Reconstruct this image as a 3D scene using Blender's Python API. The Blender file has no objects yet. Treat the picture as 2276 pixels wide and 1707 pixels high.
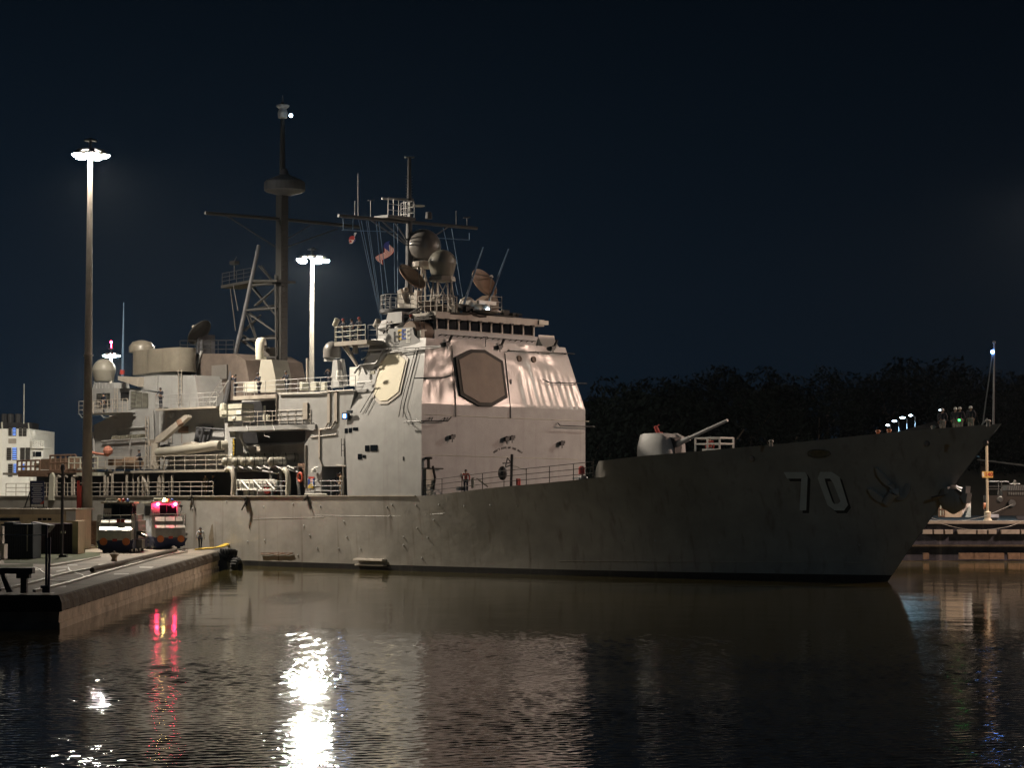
import bpy, bmesh, math, random
from mathutils import Vector, Matrix
from mathutils.bvhtree import BVHTree
R = math.radians
rnd = random.Random(7)
scene = bpy.context.scene
COL = scene.collection

# ------------------------------------------------------------------ camera
F, CX, CY, HOR, ZC = 4870.0, 1138.0, 853.5, 1107.0, 5.2      # focal length, centre, horizon (photo pixels), eye height
PITCH = math.atan((HOR - CY) / F)
cam_d = bpy.data.cameras.new('camera'); cam = bpy.data.objects.new('camera', cam_d); COL.objects.link(cam)
cam_d.sensor_width = 36.0; cam_d.lens = 36.0 * F / 2276.0
cam_d.clip_start = 0.5; cam_d.clip_end = 6000
cam.location = (0, 0, ZC); cam.rotation_euler = (R(90) + PITCH, 0, 0)
scene.camera = cam
# ------------------------------------------------------------------ night sky
world = bpy.data.worlds.new('World'); scene.world = world; world.use_nodes = True
wn = world.node_tree.nodes; wl = world.node_tree.links
bg = wn['Background']
# clear night sky: deep blue, a little brighter low down and towards the lit locks on the left
tcw = wn.new('ShaderNodeTexCoord'); sep = wn.new('ShaderNodeSeparateXYZ'); wl.new(tcw.outputs['Generated'], sep.inputs[0])
def wmath(op, a, b):
    n = wn.new('ShaderNodeMath'); n.operation = op
    for i, q in enumerate((a, b)):
        if hasattr(q, 'links'): wl.new(q, n.inputs[i])
        else: n.inputs[i].default_value = q
    return n.outputs[0]
el = wn.new('ShaderNodeMapRange'); el.inputs[1].default_value = .0; el.inputs[2].default_value = .30; el.inputs[3].default_value = 1; el.inputs[4].default_value = .0
wl.new(sep.outputs['Z'], el.inputs[0])
az = wn.new('ShaderNodeMapRange'); az.inputs[1].default_value = -.30; az.inputs[2].default_value = .22; az.inputs[3].default_value = 1; az.inputs[4].default_value = .0
wl.new(sep.outputs['X'], az.inputs[0])
fac = wmath('ADD', wmath('MULTIPLY', el.outputs[0], .55), wmath('MULTIPLY', wmath('MULTIPLY', el.outputs[0], az.outputs[0]), .75))
ramp = wn.new('ShaderNodeValToRGB'); wl.new(fac, ramp.inputs[0])
ramp.color_ramp.elements[0].color = (.0006, .0016, .0030, 1); ramp.color_ramp.elements[1].color = (.0050, .0108, .0195, 1)
wl.new(ramp.outputs[0], bg.inputs[0]); bg.inputs[1].default_value = 1.0
scene.view_settings.view_transform = 'Standard'; scene.view_settings.look = 'None'
scene.view_settings.exposure = 0.0; scene.view_settings.gamma = 1.0
# lamp masts of the locks: output (W); outside the frame some are inferred, others added as fill light
WARM = (1.0, .87, .70); PINK = (1.0, .69, .54); COOL = (.60, .84, 1.0)
LE = {   # watts, cone half angle (deg), softness, what it is trained on (None: straight down)
    'left': [(36000, 77, .42, None), (75000, 52, .6, (-6, 157, 4))], 'mid': (40000, 60, .5, None), 'far': (200000, 70, .4, None),
    'right': (55000, 88, .3, None), 'pier': (140000, 95, .25, None), 'side': (30000, 15, .8, (-3, 156, 4)),
    'ferry': (60000, 78, .3, None), 'astern': (45000, 14, .8, (18, 138, 5))}
OUT = [(48, 187, 3.2, 30, 'right', WARM, 'lamp mast on the right bank just outside the picture'),
       (70, 158, 2.5, 30, 'pier', PINK, 'lamp mast on the added pier outside the picture'),
       (-56, 146, 1.3, 30, 'side', WARM, 'added fill lamp mast on the left quay outside the picture'),  # unseen mast added as fill on the forward hull
       (-92, 236, 1.3, 30, 'ferry', WARM, 'added fill lamp mast beside the white ship outside the picture'),  # unseen mast added to brighten the white ship
       (38, -25, 1.3, 30, 'astern', COOL, 'added cool fill lamp mast on the bank behind the viewer')]  # unseen mast added as weak cool fill for the bow
WAVE = .012; SLOPE = .066; HAZE = .00003
scene.cycles.use_denoising = True
scene.cycles.max_bounces = 5; scene.cycles.diffuse_bounces = 2; scene.cycles.glossy_bounces = 3
scene.cycles.caustics_reflective = False; scene.cycles.caustics_refractive = False
scene.cycles.sample_clamp_indirect = 6.0

# ------------------------------------------------------------------ measuring: where a sight line meets a real plane
cP, sP = math.cos(PITCH), math.sin(PITCH)
def ray(px, py):
    a = (px - CX) / F; b = -(py - CY) / F
    return Vector((a, cP - b * sP, sP + b * cP))
EYE = Vector((0, 0, ZC))
def onz(px, py, z):
    r = ray(px, py); return EYE + r * ((z - ZC) / r.z)
def atd(px, py, d):
    r = ray(px, py); return EYE + r * (d / r.y)
TH = R(45)
FW = Vector((math.cos(TH), -math.sin(TH), 0)); SB = Vector((-math.sin(TH), -math.cos(TH), 0))
SHIP = onz(942, 1271.5, 0) - SB * 8.2; SHIP.z = 0
def loc(p):
    d = p - SHIP; return Vector((d.dot(FW), -d.dot(SB), p.z))
def wor(l): return SHIP + FW * l[0] - SB * l[1] + Vector((0, 0, l[2]))
def Y(px, py, y=-8.4):          # fore-and-aft plane of the ship, y to port
    r = ray(px, py); t = (-y - (EYE - SHIP).dot(SB)) / r.dot(SB); return loc(EYE + r * t)
def U(px, py, u=0.0):           # athwartships plane of the ship, u forward
    r = ray(px, py); t = (u - (EYE - SHIP).dot(FW)) / r.dot(FW); return loc(EYE + r * t)
def proj(w):
    d = w - EYE; yy = d.y * cP + d.z * sP; zz = -d.y * sP + d.z * cP
    return CX + F * d.x / yy, CY - F * zz / yy

# ------------------------------------------------------------------ mesh builder
class MB:
    def __init__(s): s.v = []; s.f = []; s.m = []; s.mi = 0
    def add(s, vs, fs):
        n = len(s.v); s.v += [tuple(p) for p in vs]
        for f in fs: s.f.append([i + n for i in f]); s.m.append(s.mi)
        return s
    def bx(s, a, b):
        x0, x1 = sorted((a[0], b[0])); y0, y1 = sorted((a[1], b[1])); z0, z1 = sorted((a[2], b[2]))
        v = [(x, y, z) for z in (z0, z1) for y in (y0, y1) for x in (x0, x1)]
        return s.add(v, [(0, 2, 3, 1), (4, 5, 7, 6), (0, 1, 5, 4), (2, 6, 7, 3), (0, 4, 6, 2), (1, 3, 7, 5)])
    def tube(s, pts, r, n=6, r1=None, cap=True):
        pts = [Vector(p) for p in pts]; k = len(pts); rings = []
        for i, p in enumerate(pts):
            d = (pts[min(i + 1, k - 1)] - pts[max(i - 1, 0)]).normalized()
            up = Vector((0, 0, 1)) if abs(d.z) < .9 else Vector((1, 0, 0))
            a = d.cross(up).normalized(); b = a.cross(d)
            rr = r if r1 is None else r + (r1 - r) * i / max(1, k - 1)
            rings.append([p + (a * math.cos(6.28318 * j / n) + b * math.sin(6.28318 * j / n)) * rr for j in range(n)])
        vs = [q for g in rings for q in g]; fs = []
        for i in range(k - 1):
            for j in range(n):
                fs.append((i * n + j, i * n + (j + 1) % n, (i + 1) * n + (j + 1) % n, (i + 1) * n + j))
        if cap: fs.append(tuple(range(n - 1, -1, -1))); fs.append(tuple((k - 1) * n + j for j in range(n)))
        return s.add(vs, fs)
    def lathe(s, c, prof, n=20, mat=None, sy=1.0):
        vs = []; fs = []
        for (r, z) in prof:
            for j in range(n):
                t = 6.28318530 * j / n; p = Vector((r * math.cos(t), sy * r * math.sin(t), z))
                if mat: p = mat @ p
                vs.append(Vector(c) + p)
        k = len(prof)
        for i in range(k - 1):
            for j in range(n): fs.append((i * n + j, i * n + (j + 1) % n, (i + 1) * n + (j + 1) % n, (i + 1) * n + j))
        fs.append(tuple(range(n - 1, -1, -1))); fs.append(tuple((k - 1) * n + j for j in range(n)))
        return s.add(vs, fs)
    def ball(s, c, r, n=14, k=8, sz=1.0):
        prof = [(max(1e-3, r * math.cos(a)), r * sz * math.sin(a)) for a in [(-math.pi / 2 + math.pi * i / k) for i in range(k + 1)]]
        return s.lathe(c, prof, n)
    def prism(s, pts, ext):
        pts = [Vector(p) for p in pts]; n = len(pts); e = Vector(ext)
        vs = pts + [p + e for p in pts]
        return s.add(vs, [tuple(range(n)), tuple(range(2 * n - 1, n - 1, -1))] + [(i, i + n, (i + 1) % n + n, (i + 1) % n) for i in range(n)])
    def rail(s, pts, h=1.05, step=1.5, r=.024, lines=3, ph=1.0):
        pts = [Vector(p) for p in pts]; z = Vector((0, 0, 1))
        for a, b in zip(pts, pts[1:]):
            n = max(1, round((b - a).length / step))
            for i in range(n + 1): p = a.lerp(b, i / n); s.tube([p, p + z * h * ph], r * 1.25, 5)
            for k in range(lines): q = z * h * (k + 1) / lines; s.tube([a + q, b + q], r, 5)
        return s
    def ladder(s, a, b, w, side, r=.03, step=.35):
        a, b, side = Vector(a), Vector(b), Vector(side).normalized() * w / 2
        s.tube([a - side, b - side], r, 5); s.tube([a + side, b + side], r, 5)
        n = int((b - a).length / step)
        for i in range(1, n): p = a.lerp(b, i / n); s.tube([p - side, p + side], r * .8, 4)
        return s
    def islands(s):
        par = list(range(len(s.v)))
        def fd(i):
            while par[i] != i: par[i] = par[par[i]]; i = par[i]
            return i
        for f in s.f:
            for k in f[1:]: par[fd(k)] = fd(f[0])
        out = {}
        for f, m in zip(s.f, s.m): out.setdefault(fd(f[0]), []).append((f, m))
        for fl in out.values():
            b = MB(); ix = {}
            for f, m in fl:
                for k in f:
                    if k not in ix: ix[k] = len(b.v); b.v.append(s.v[k])
                b.f.append([ix[k] for k in f]); b.m.append(m)
            yield b
    def build(s, name, mats, parent=None, smooth=False, **tags):
        me = bpy.data.meshes.new(name); me.from_pydata(s.v, [], s.f)
        if not isinstance(mats, (list, tuple)): mats = [mats]
        for m in mats: me.materials.append(m)
        for p, i in zip(me.polygons, s.m): p.material_index = i
        bm = bmesh.new(); bm.from_mesh(me); bmesh.ops.recalc_face_normals(bm, faces=bm.faces); bm.to_mesh(me); bm.free()
        if smooth: me.shade_smooth(); me.set_sharp_from_angle(angle=R(38))
        o = bpy.data.objects.new(name, me); COL.objects.link(o)
        if parent: o.parent = parent
        return tag(o, **tags)
def tag(o, label=None, cat=None, group=None, kind=None):
    for k, v in (('label', label), ('category', cat), ('group', group), ('kind', kind)):
        if v: o[k] = v
    return o
def empty(name, at, rz=0, **t):
    o = bpy.data.objects.new(name, None); o.empty_display_size = .3; COL.objects.link(o)
    o.location = at; o.rotation_euler = (0, 0, rz); return tag(o, **t)
def copy_tree(o, parent=None):
    c = o.copy(); COL.objects.link(c); c.parent = parent
    for ch in list(o.children): copy_tree(ch, c)
    return c
def text_mesh(txt, size=1.0, ext=0.01, bold=0.0):
    cu = bpy.data.curves.new('t', 'FONT'); cu.body = txt; cu.size = size; cu.extrude = ext; cu.offset = bold
    cu.align_x = 'CENTER'; cu.align_y = 'CENTER'; cu.resolution_u = 3
    ob = bpy.data.objects.new('t', cu); COL.objects.link(ob)
    me = bpy.data.meshes.new_from_object(ob.evaluated_get(bpy.context.evaluated_depsgraph_get()))
    bpy.data.objects.remove(ob); bpy.data.curves.remove(cu); return me
def text_obj(name, txt, size, m, mat, parent, ext=0.01, bold=0.0, **t):
    me = text_mesh(txt, size, ext, bold); me.materials.clear(); me.materials.append(m); me.transform(mat)
    o = bpy.data.objects.new(name, me); COL.objects.link(o); o.parent = parent; return tag(o, **t)
def frame(origin, right, up):       # matrix whose x runs right and y up on a sign
    r = Vector(right).normalized(); u = Vector(up); u = (u - r * u.dot(r)).normalized(); n = r.cross(u)
    M = Matrix((r, u, n)).transposed().to_4x4(); M.translation = Vector(origin); return M

# ------------------------------------------------------------------ materials
def mat(name, col, rough=.6, metal=0.0, var=.25, scale=1.2, bump=0.0, bscale=6.0, streak=0.0, emit=None, estr=0.0, spec=.5, streak_col=(.09, .05, .03), coat=0.0):
    m = bpy.data.materials.new(name); m.use_nodes = True; nt = m.node_tree; N = nt.nodes; L = nt.links
    b = N['Principled BSDF']; b.inputs['Roughness'].default_value = rough; b.inputs['Metallic'].default_value = metal
    b.inputs['Specular IOR Level'].default_value = spec; b.inputs['Coat Weight'].default_value = coat
    tc = N.new('ShaderNodeTexCoord')
    no = N.new('ShaderNodeTexNoise'); no.inputs['Scale'].default_value = scale; no.inputs['Detail'].default_value = 6; no.inputs['Roughness'].default_value = .62
    L.new(tc.outputs['Object'], no.inputs['Vector'])
    mr = N.new('ShaderNodeMapRange'); mr.inputs[1].default_value = .3; mr.inputs[2].default_value = .7
    mr.inputs[3].default_value = 1 - var; mr.inputs[4].default_value = 1 + var * .55
    L.new(no.outputs['Fac'], mr.inputs[0])
    mx = N.new('ShaderNodeMix'); mx.data_type = 'RGBA'; mx.blend_type = 'MULTIPLY'; mx.inputs[0].default_value = 1
    mx.inputs[6].default_value = (*col, 1); L.new(mr.outputs[0], mx.inputs[7]); out = mx.outputs[2]
    if streak:
        mp = N.new('ShaderNodeMapping'); mp.inputs['Scale'].default_value = (1.6, 1.6, .09); L.new(tc.outputs['Object'], mp.inputs[0])
        n2 = N.new('ShaderNodeTexNoise'); n2.inputs['Scale'].default_value = 1.3; n2.inputs['Detail'].default_value = 5; L.new(mp.outputs[0], n2.inputs['Vector'])
        r2 = N.new('ShaderNodeMapRange'); r2.inputs[1].default_value = .56; r2.inputs[2].default_value = .78; r2.inputs[4].default_value = streak; L.new(n2.outputs['Fac'], r2.inputs[0])
        m2 = N.new('ShaderNodeMix'); m2.data_type = 'RGBA'; m2.inputs[7].default_value = (*streak_col, 1)
        L.new(r2.outputs[0], m2.inputs[0]); L.new(out, m2.inputs[6]); out = m2.outputs[2]
    L.new(out, b.inputs['Base Color'])
    if bump:
        nb = N.new('ShaderNodeTexNoise'); nb.inputs['Scale'].default_value = bscale; nb.inputs['Detail'].default_value = 3; L.new(tc.outputs['Object'], nb.inputs['Vector'])
        bp = N.new('ShaderNodeBump'); bp.inputs['Strength'].default_value = 1.0; bp.inputs['Distance'].default_value = bump
        L.new(nb.outputs['Fac'], bp.inputs['Height']); L.new(bp.outputs[0], b.inputs['Normal'])
    if emit: b.inputs['Emission Color'].default_value = (*emit, 1); b.inputs['Emission Strength'].default_value = estr
    return m
M = {}
M['grey'] = mat('haze_grey_paint', (.35, .35, .345), .5, var=.14, scale=.9, streak=.22, bump=.012, bscale=1.4)
M['hull'] = mat('hull_grey_paint', (.33, .315, .29), .46, var=.24, scale=.45, streak=.5, bump=.05, bscale=.6)
M['pole'] = mat('weathered_pole_steel', (.21, .18, .155), .6, var=.25, streak=.3)
M['boot'] = mat('boot_topping_black', (.012, .012, .013), .5, var=.5, scale=2, streak=.3, streak_col=(.12, .11, .08))
M['deck'] = mat('deck_grey', (.09, .092, .095), .8, var=.3)
M['tan'] = mat('weathered_grey_edge', (.40, .36, .31), .55, var=.2, streak=.3)
M['pale'] = mat('pale_equipment_paint', (.50, .49, .41), .45, var=.1)
M['white'] = mat('white_paint', (.78, .77, .72), .45, var=.08, streak=.1)
M['dome'] = mat('radome_grey', (.29, .275, .235), .4, var=.08)
M['ddome'] = mat('radome_dark', (.16, .15, .14), .32, var=.1)
M['array'] = mat('array_cover_buff', (.60, .55, .40), .6, var=.08, scale=.6, streak=.12, streak_col=(.4, .36, .28))
M['array2'] = mat('array_cover_brown', (.17, .12, .085), .65, var=.25, scale=.7, streak=.2, streak_col=(.25, .2, .15))
M['gasket'] = mat('array_frame', (.03, .025, .02), .8, var=.2)
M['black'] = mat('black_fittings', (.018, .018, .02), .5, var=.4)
M['dark'] = mat('dark_paint_and_recess_shade', (.06, .062, .07), .7, var=.3)  # dark paint, also used for shade painted into recesses
M['glass'] = mat('dark_bridge_glass', (.008, .01, .013), .06, var=.3, spec=.8)
M['rust'] = mat('rusty_steel', (.20, .12, .08), .75, var=.4, scale=4)
M['wood'] = mat('brown_timber', (.20, .13, .085), .8, var=.4, scale=3)
M['steel'] = mat('worn_steel', (.32, .31, .29), .32, metal=.9, var=.3, scale=5)
M['alu'] = mat('bare_aluminium', (.62, .60, .55), .3, metal=.95, var=.2, scale=3)
M['red'] = mat('red_paint', (.45, .05, .04), .5, var=.15)
M['orange'] = mat('orange_paint', (.55, .17, .05), .5, var=.2)
M['yellow'] = mat('yellow_paint', (.62, .42, .04), .55, var=.2, scale=4)
M['blue'] = mat('blue_paint', (.03, .07, .30), .5, var=.15)
M['navy'] = mat('navy_board', (.018, .03, .10), .5, var=.15)
M['plum'] = mat('plum_container_paint', (.06, .025, .045), .55, var=.2)
M['teal'] = mat('dark_teal_paint', (.02, .035, .05), .55, var=.25)
M['rubber'] = mat('tyre_rubber', (.018, .018, .018), .75, var=.4, scale=5)
M['conc'] = mat('stained_concrete', (.50, .42, .32), .85, var=.45, scale=.8, streak=.5, streak_col=(.06, .05, .035), bump=.03, bscale=3)
M['concd'] = mat('dark_algae_concrete', (.085, .068, .048), .9, var=.5, scale=1.6, bump=.06, bscale=3)
M['slab'] = mat('quay_paving', (.23, .195, .15), .75, var=.5, scale=.35, bump=.02, bscale=4)
M['grass'] = mat('grass_green', (.035, .05, .012), .9, var=.4, scale=3)
M['cream'] = mat('cream_wall', (.60, .52, .38), .7, var=.15, streak=.2)
M['skin'] = mat('skin', (.40, .24, .16), .6, var=.05)
M['cov'] = mat('dark_blue_coveralls', (.02, .024, .04), .8, var=.2)
M['khaki'] = mat('khaki_cloth', (.22, .16, .10), .8, var=.2)
M['shirtw'] = mat('white_shirt_cloth', (.62, .66, .72), .8, var=.1)
M['redc'] = mat('red_cloth', (.42, .06, .05), .8, var=.2)
M['hair'] = mat('dark_hair', (.015, .012, .01), .6, var=.2)
M['leaf'] = mat('dark_leaves', (.006, .010, .008), .9, var=.5, scale=.6, spec=.1)
M['bark'] = mat('tree_bark', (.08, .06, .045), .9, var=.3)
M['earth'] = mat('hill_earth', (.07, .065, .045), .95, var=.5, scale=.05)
M['asphalt'] = mat('pale_hill_road', (.20, .20, .19), .85, var=.2, scale=.3)
M['cable'] = mat('steel_cable', (.45, .43, .40), .4, metal=.4, var=.1)
M['halyard'] = mat('blue_grey_rope', (.10, .17, .26), .7, var=.1)
def glow(name, col, s): return mat(name, col, .4, var=0, emit=col, estr=s)
M['lampw'] = glow('lamp_lens_lit', (1.0, .95, .82), 30)
M['lampw_left'] = glow('near_mast_lens_lit', (1.0, .96, .86), 260)
M['lampw_right'] = glow('right_mast_lens_lit', (1.0, .96, .86), 400)
M['lampw_mid'] = glow('far_mast_lens_lit', (1.0, .95, .82), 3500)
M['lampc'] = glow('cool_lamp_lit', (.65, .85, 1.0), 14)
M['mast'] = mat('sooty_dimmed_mast_paint', (.022, .021, .019), .6, var=.25)  # exhaust-blackened paint, taken darker to stand in for lamp cutoff aloft
M['lampr'] = glow('red_lamp_lit', (1.0, .03, .10), 90)
M['lampy'] = glow('amber_lamp_lit', (1.0, .80, .25), 120)
M['lampb'] = glow('blue_lamp_lit', (.12, .35, 1.0), 25)
M['lampg'] = glow('green_lamp_lit', (.05, 1.0, .15), 6)
M['winb'] = glow('window_bluish_lit', (.18, .35, .95), .9)
# ================================================================== WARSHIP (local: x forward, y to port, z up)
ship = empty('warship', SHIP, -TH, label='grey warship with a tall boxy bridge house and 70 on its bow', cat='warship')
SPLIT = {'wire_way', 'side_window', 'davit_stay', 'pipe_stack', 'deck_locker', 'pipe_run', 'davit_posts', 'award_bar', 'weld_seam', 'plate_seam', 'small_vent', 'decoy_label_plate', 'rust_run', 'roof_equipment', 'yard_aerial', 'rigging_bar', 'dish_feed', 'side_platform', 'under_yard_bar', 'wall_fittings'}
def part(mb, name, m, parent=None, smooth=False, **t):
    if name in SPLIT:
        for q in mb.islands(): o = q.build(name, m, parent or ship, smooth, **t)
        return o
    return mb.build(name, m, parent or ship, smooth, **t)
def interp(x, pts):             # smooth curve through points
    n = len(pts); i = max(0, min(n - 2, next((k for k in range(n - 1) if x <= pts[k + 1][0]), n - 2)))
    def sl(k):
        if k <= 0: return (pts[1][1] - pts[0][1]) / (pts[1][0] - pts[0][0])
        if k >= n - 1: return (pts[-1][1] - pts[-2][1]) / (pts[-1][0] - pts[-2][0])
        return (pts[k + 1][1] - pts[k - 1][1]) / (pts[k + 1][0] - pts[k - 1][0])
    x0, y0 = pts[i]; x1, y1 = pts[i + 1]; h = x1 - x0; t = (x - x0) / h
    return (2*t**3-3*t**2+1)*y0 + (t**3-2*t**2+t)*h*sl(i) + (-2*t**3+3*t**2)*y1 + (t**3-t**2)*h*sl(i+1)
def lin(x, pts):
    for (a, b), (c, d) in zip(pts, pts[1:]):
        if x <= c: return b + (d - b) * (x - a) / (c - a)
    return pts[-1][1]
U0 = -12.0
def stem(z): return 33.6 + .86 * z - .012 * max(0, z) * (9.6 - z) * .6
BD = [(0, 8.42), (.223, 8.45), (.36, 8.4), (.483, 7.95), (.62, 6.95), (.743, 5.5), (.85, 3.75), (.93, 2.0), (1, .06)]
BW = [(0, 8.3), (.20, 7.95), (.288, 7.65), (.40, 7.2), (.528, 6.5), (.65, 5.45), (.76, 4.1), (.88, 2.2), (1, .04)]
DKP = [(0, 1102), (937, 1102), (960, 1101), (1099, 1084), (1208, 1074), (1300, 1065), (1427, 1049), (1605, 1031), (1800, 1008), (1993, 985), (2108, 972), (2230, 961)]
BKP = [(1290, 1030), (1306, 1029), (1340, 1025), (1427, 1014.5), (1605, 999), (1800, 981), (1993, 960), (2108, 950.5), (2208, 943), (2240, 941)]
def half(a, z, zd):
    s = min(1, max(0, z / zd)); p = 1.15 + 1.0 * min(1, max(0, (a - .2) / .45))
    return interp(a, BW) + (interp(a, BD) - interp(a, BW)) * s ** p + (z * .05 if z < 0 else 0)
def top_z(a, curve):
    z = 6.0
    for _ in range(25):
        u = U0 + a * (stem(z) - U0); w = wor((u, -interp(a, BD), z)); px, py = proj(w)
        z += (py - lin(px, curve)) / F * w.y * .9
    return z
NA = 56; AS = [i / NA for i in range(NA + 1)]
ZD = [top_z(a, DKP) for a in AS]
for i, a in enumerate(AS):
    if U0 + a * (41.85 - U0) < 0: ZD[i] = 5.37
ZB = [top_z(a, BKP) for a in AS]
LV = [-1.6, -.4, .0, .40, 1.1, 1.9, 2.8, 3.7, 4.6]
def row(a, zd):
    lv = LV + [LV[-1] + (zd - LV[-1]) * k / 5 for k in range(1, 6)]
    return [(U0 + a * (stem(z) - U0), half(a, z, zd), z) for z in lv]
rows = [row(a, zd) for a, zd in zip(AS, ZD)]
aft = []
for u in (-122, -118, -110, -95, -80, -70, -60, -52, -44, -36, -28, -20):
    k = 1 if u > -100 else 1 - (-100 - u) / 22 * .25
    aft.append([(u, (8.3 + .12 * min(1, max(0, z / 5.37))) * k, z) for (_, _, z) in rows[0]])
rows = aft + rows
hb = MB(); nl = len(rows[0]); vs = []
for r in rows:
    vs += [(u, -b, z) for (u, b, z) in r] + [(u, b, z) for (u, b, z) in r]
fs = []; ms = []
for i in range(len(rows) - 1):
    for j in range(nl - 1):
        for o in (0, nl):
            q = [i * 2 * nl + o + j, (i + 1) * 2 * nl + o + j, (i + 1) * 2 * nl + o + j + 1, i * 2 * nl + o + j + 1]
            fs.append(q); ms.append(1 if j < 3 else 0)
fs.append(list(range(nl)) + [nl + j for j in range(nl - 1, -1, -1)]); ms.append(0)
hb.v = vs; hb.f = fs; hb.m = ms
hull = part(hb, 'hull', [M['hull'], M['boot']], smooth=True)
dk = MB(); dv = []
for r in rows:
    u, b, z = r[-1]; dv += [(u, -b + .01, z - .03), (u, b - .01, z - .03)]
dk.add(dv, [(2*i, 2*i+1, 2*i+3, 2*i+2) for i in range(len(rows) - 1)])
deck = part(dk, 'weather_deck', M['deck'], hull)
# bulwark round the bow
bw = MB(); st = [i for i, a in enumerate(AS) if proj(wor((rows[12+i][-1][0], -rows[12+i][-1][1], ZD[i])))[0] > 1312]
for sgn in (-1, 1):
    v = []
    for n, i in enumerate(st):
        a = AS[i]; zd, zb = ZD[i], ZB[i]
        k = 1.0
        u0, b0 = rows[12+i][-1][0], rows[12+i][-1][1]
        u1 = U0 + a * (stem(zb) - U0); b1 = b0 + .8 * (zb - zd) * (interp(a, BD) - interp(a, BW)) * 1.9 / zd
        zz = zb
        v += [(u0, sgn*b0, zd - .02), (u1, sgn*b1, zz), (u1 - .02, sgn*max(0.01, b1 - .1), zz), (u0 - .02, sgn*max(0.01, b0 - .1), zd - .02)]
    # rounded after end of the bulwark
    i = st[0]; u0, b0 = rows[12+i][-1][0], rows[12+i][-1][1]; pre = []
    for k in range(6, 0, -1):
        t = k / 6; h = (ZB[i] - ZD[i]); zz = ZD[i] + h * (1 - t ** 2.2) if k < 6 else ZD[i] + .01
        uu = u0 - .55 * t
        pre += [(uu, sgn*b0, ZD[i] - .03), (uu, sgn*(b0 + .03), zz), (uu, sgn*(b0 - .08), zz), (uu, sgn*(b0 - .1), ZD[i] - .03)]
    v = pre + v; n = len(v) // 4
    bw.add(v, [(4*i+j, 4*i+4+j, 4*i+4+(j+1) % 4, 4*i+(j+1) % 4) for i in range(n-1) for j in range(4)])
bulw = part(bw, 'bulwark', M['hull'], hull, smooth=True)
bvh = BVHTree.FromPolygons([Vector(p) for p in hb.v] + [Vector(p) for p in bw.v], [list(f) for f in hb.f] + [[i + len(hb.v) for i in f] for f in bw.f])
E0 = loc(EYE)
def onhull(px, py, off=.02):
    r = ray(px, py); d = Vector((r.dot(FW), -r.dot(SB), r.z)).normalized()
    p, n, i, t = bvh.ray_cast(E0, d)
    if p is None: return Y(px, py, -7)
    if n.dot(d) > 0: n = -n
    return p + n * off
def decal(name, polys, m, off, parent=None, sub=2):
    bm = bmesh.new()
    for poly in polys:
        bm.faces.new([bm.verts.new((x, y, 0)) for x, y in poly])
    bmesh.ops.triangulate(bm, faces=bm.faces)
    bmesh.ops.subdivide_edges(bm, edges=bm.edges, cuts=sub, use_grid_fill=True)
    bmesh.ops.triangulate(bm, faces=bm.faces)
    b = MB(); pts = [onhull(v.co.x, v.co.y, off) for v in bm.verts]; bm.verts.index_update()
    b.add(pts, [[v.index for v in f.verts] for f in bm.faces]); bm.free()
    return part(b, name, m, parent or hull)
def z4(pts): return [(1380 + x * .26221, 850 + y * .26221) for x, y in pts]
seven = [[(1380, 760), (1540, 760), (1530, 815), (1410, 815)], [(1540, 760), (1562, 760), (1584, 800), (1572, 1085), (1516, 1085), (1530, 815)]]
zo = [(1690, 758), (1785, 758), (1852, 800), (1926, 1040), (1892, 1086), (1812, 1086), (1752, 1040), (1668, 812)]
zi = [(1728, 815), (1772, 815), (1798, 848), (1862, 1008), (1842, 1030), (1808, 1030), (1792, 1008), (1736, 850)]
zero = [[zo[i], zo[(i + 1) % 8], zi[(i + 1) % 8], zi[i]] for i in range(8)]
M['digit'] = mat('pale_hull_number_paint', (.62, .64, .62), .5, var=.15)
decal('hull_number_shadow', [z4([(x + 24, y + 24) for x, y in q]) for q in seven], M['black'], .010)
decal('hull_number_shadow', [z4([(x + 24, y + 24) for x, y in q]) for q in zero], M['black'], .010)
decal('hull_number_digit', [z4(q) for q in seven], M['digit'], .022)
decal('hull_number_digit', [z4(q) for q in zero], M['digit'], .022)
# thin spray strake low on the bow, weld seams, small hull fittings
b = MB(); b.tube([onhull(x, 1247 + (x - 1243) * .0048, .03) for x in range(1243, 1937, 22)], .035, 6); part(b, 'spray_strake', M['tan'], hull)
b = MB()
for pts in ([(700, 1146), (860, 1148), (980, 1142), (1200, 1133)], [(560, 1154), (660, 1152), (720, 1150)]):
    b.tube([onhull(x, y, .0) for x, y in pts], .02, 5)
part(b, 'weld_seam', M['hull'], hull)
fit = [(1380 + x * .26221, 850 + y * .26221) for x, y in [(25, 1340), (290, 1345), (558, 1352), (835, 1360), (1115, 1360), (1410, 1362), (1710, 1370), (2020, 1378)]]
fit += [(400 + x * .26221, 900 + y * .26221) for x, y in [(1780, 940), (2150, 975), (2010, 1045), (1895, 1120), (2100, 1125), (1895, 1190), (2050, 1300), (718, 1148), (575, 1160), (1165, 1218), (1345, 1218), (1530, 1220), (1050, 1025), (1390, 990), (1190, 860), (1100, 1105), (1415, 1120), (1800, 848), (2000, 850), (2195, 848), (1000, 1275), (960, 840), (710, 865), (105, 880), (395, 820)]]
fit += [(860, 1147 - 20), (1032, 1125), (1150, 1124), (1090, 1123)]
fit += [(1672, 1020)]
for x, y in fit:
    b = MB(); p = onhull(x, y, 0); b.tube([p + Vector((0, .03, 0)), p + Vector((0, -.06, .01))], .075, 8, r1=.055); part(b, 'hull_fitting', M['grey'], hull)
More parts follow.
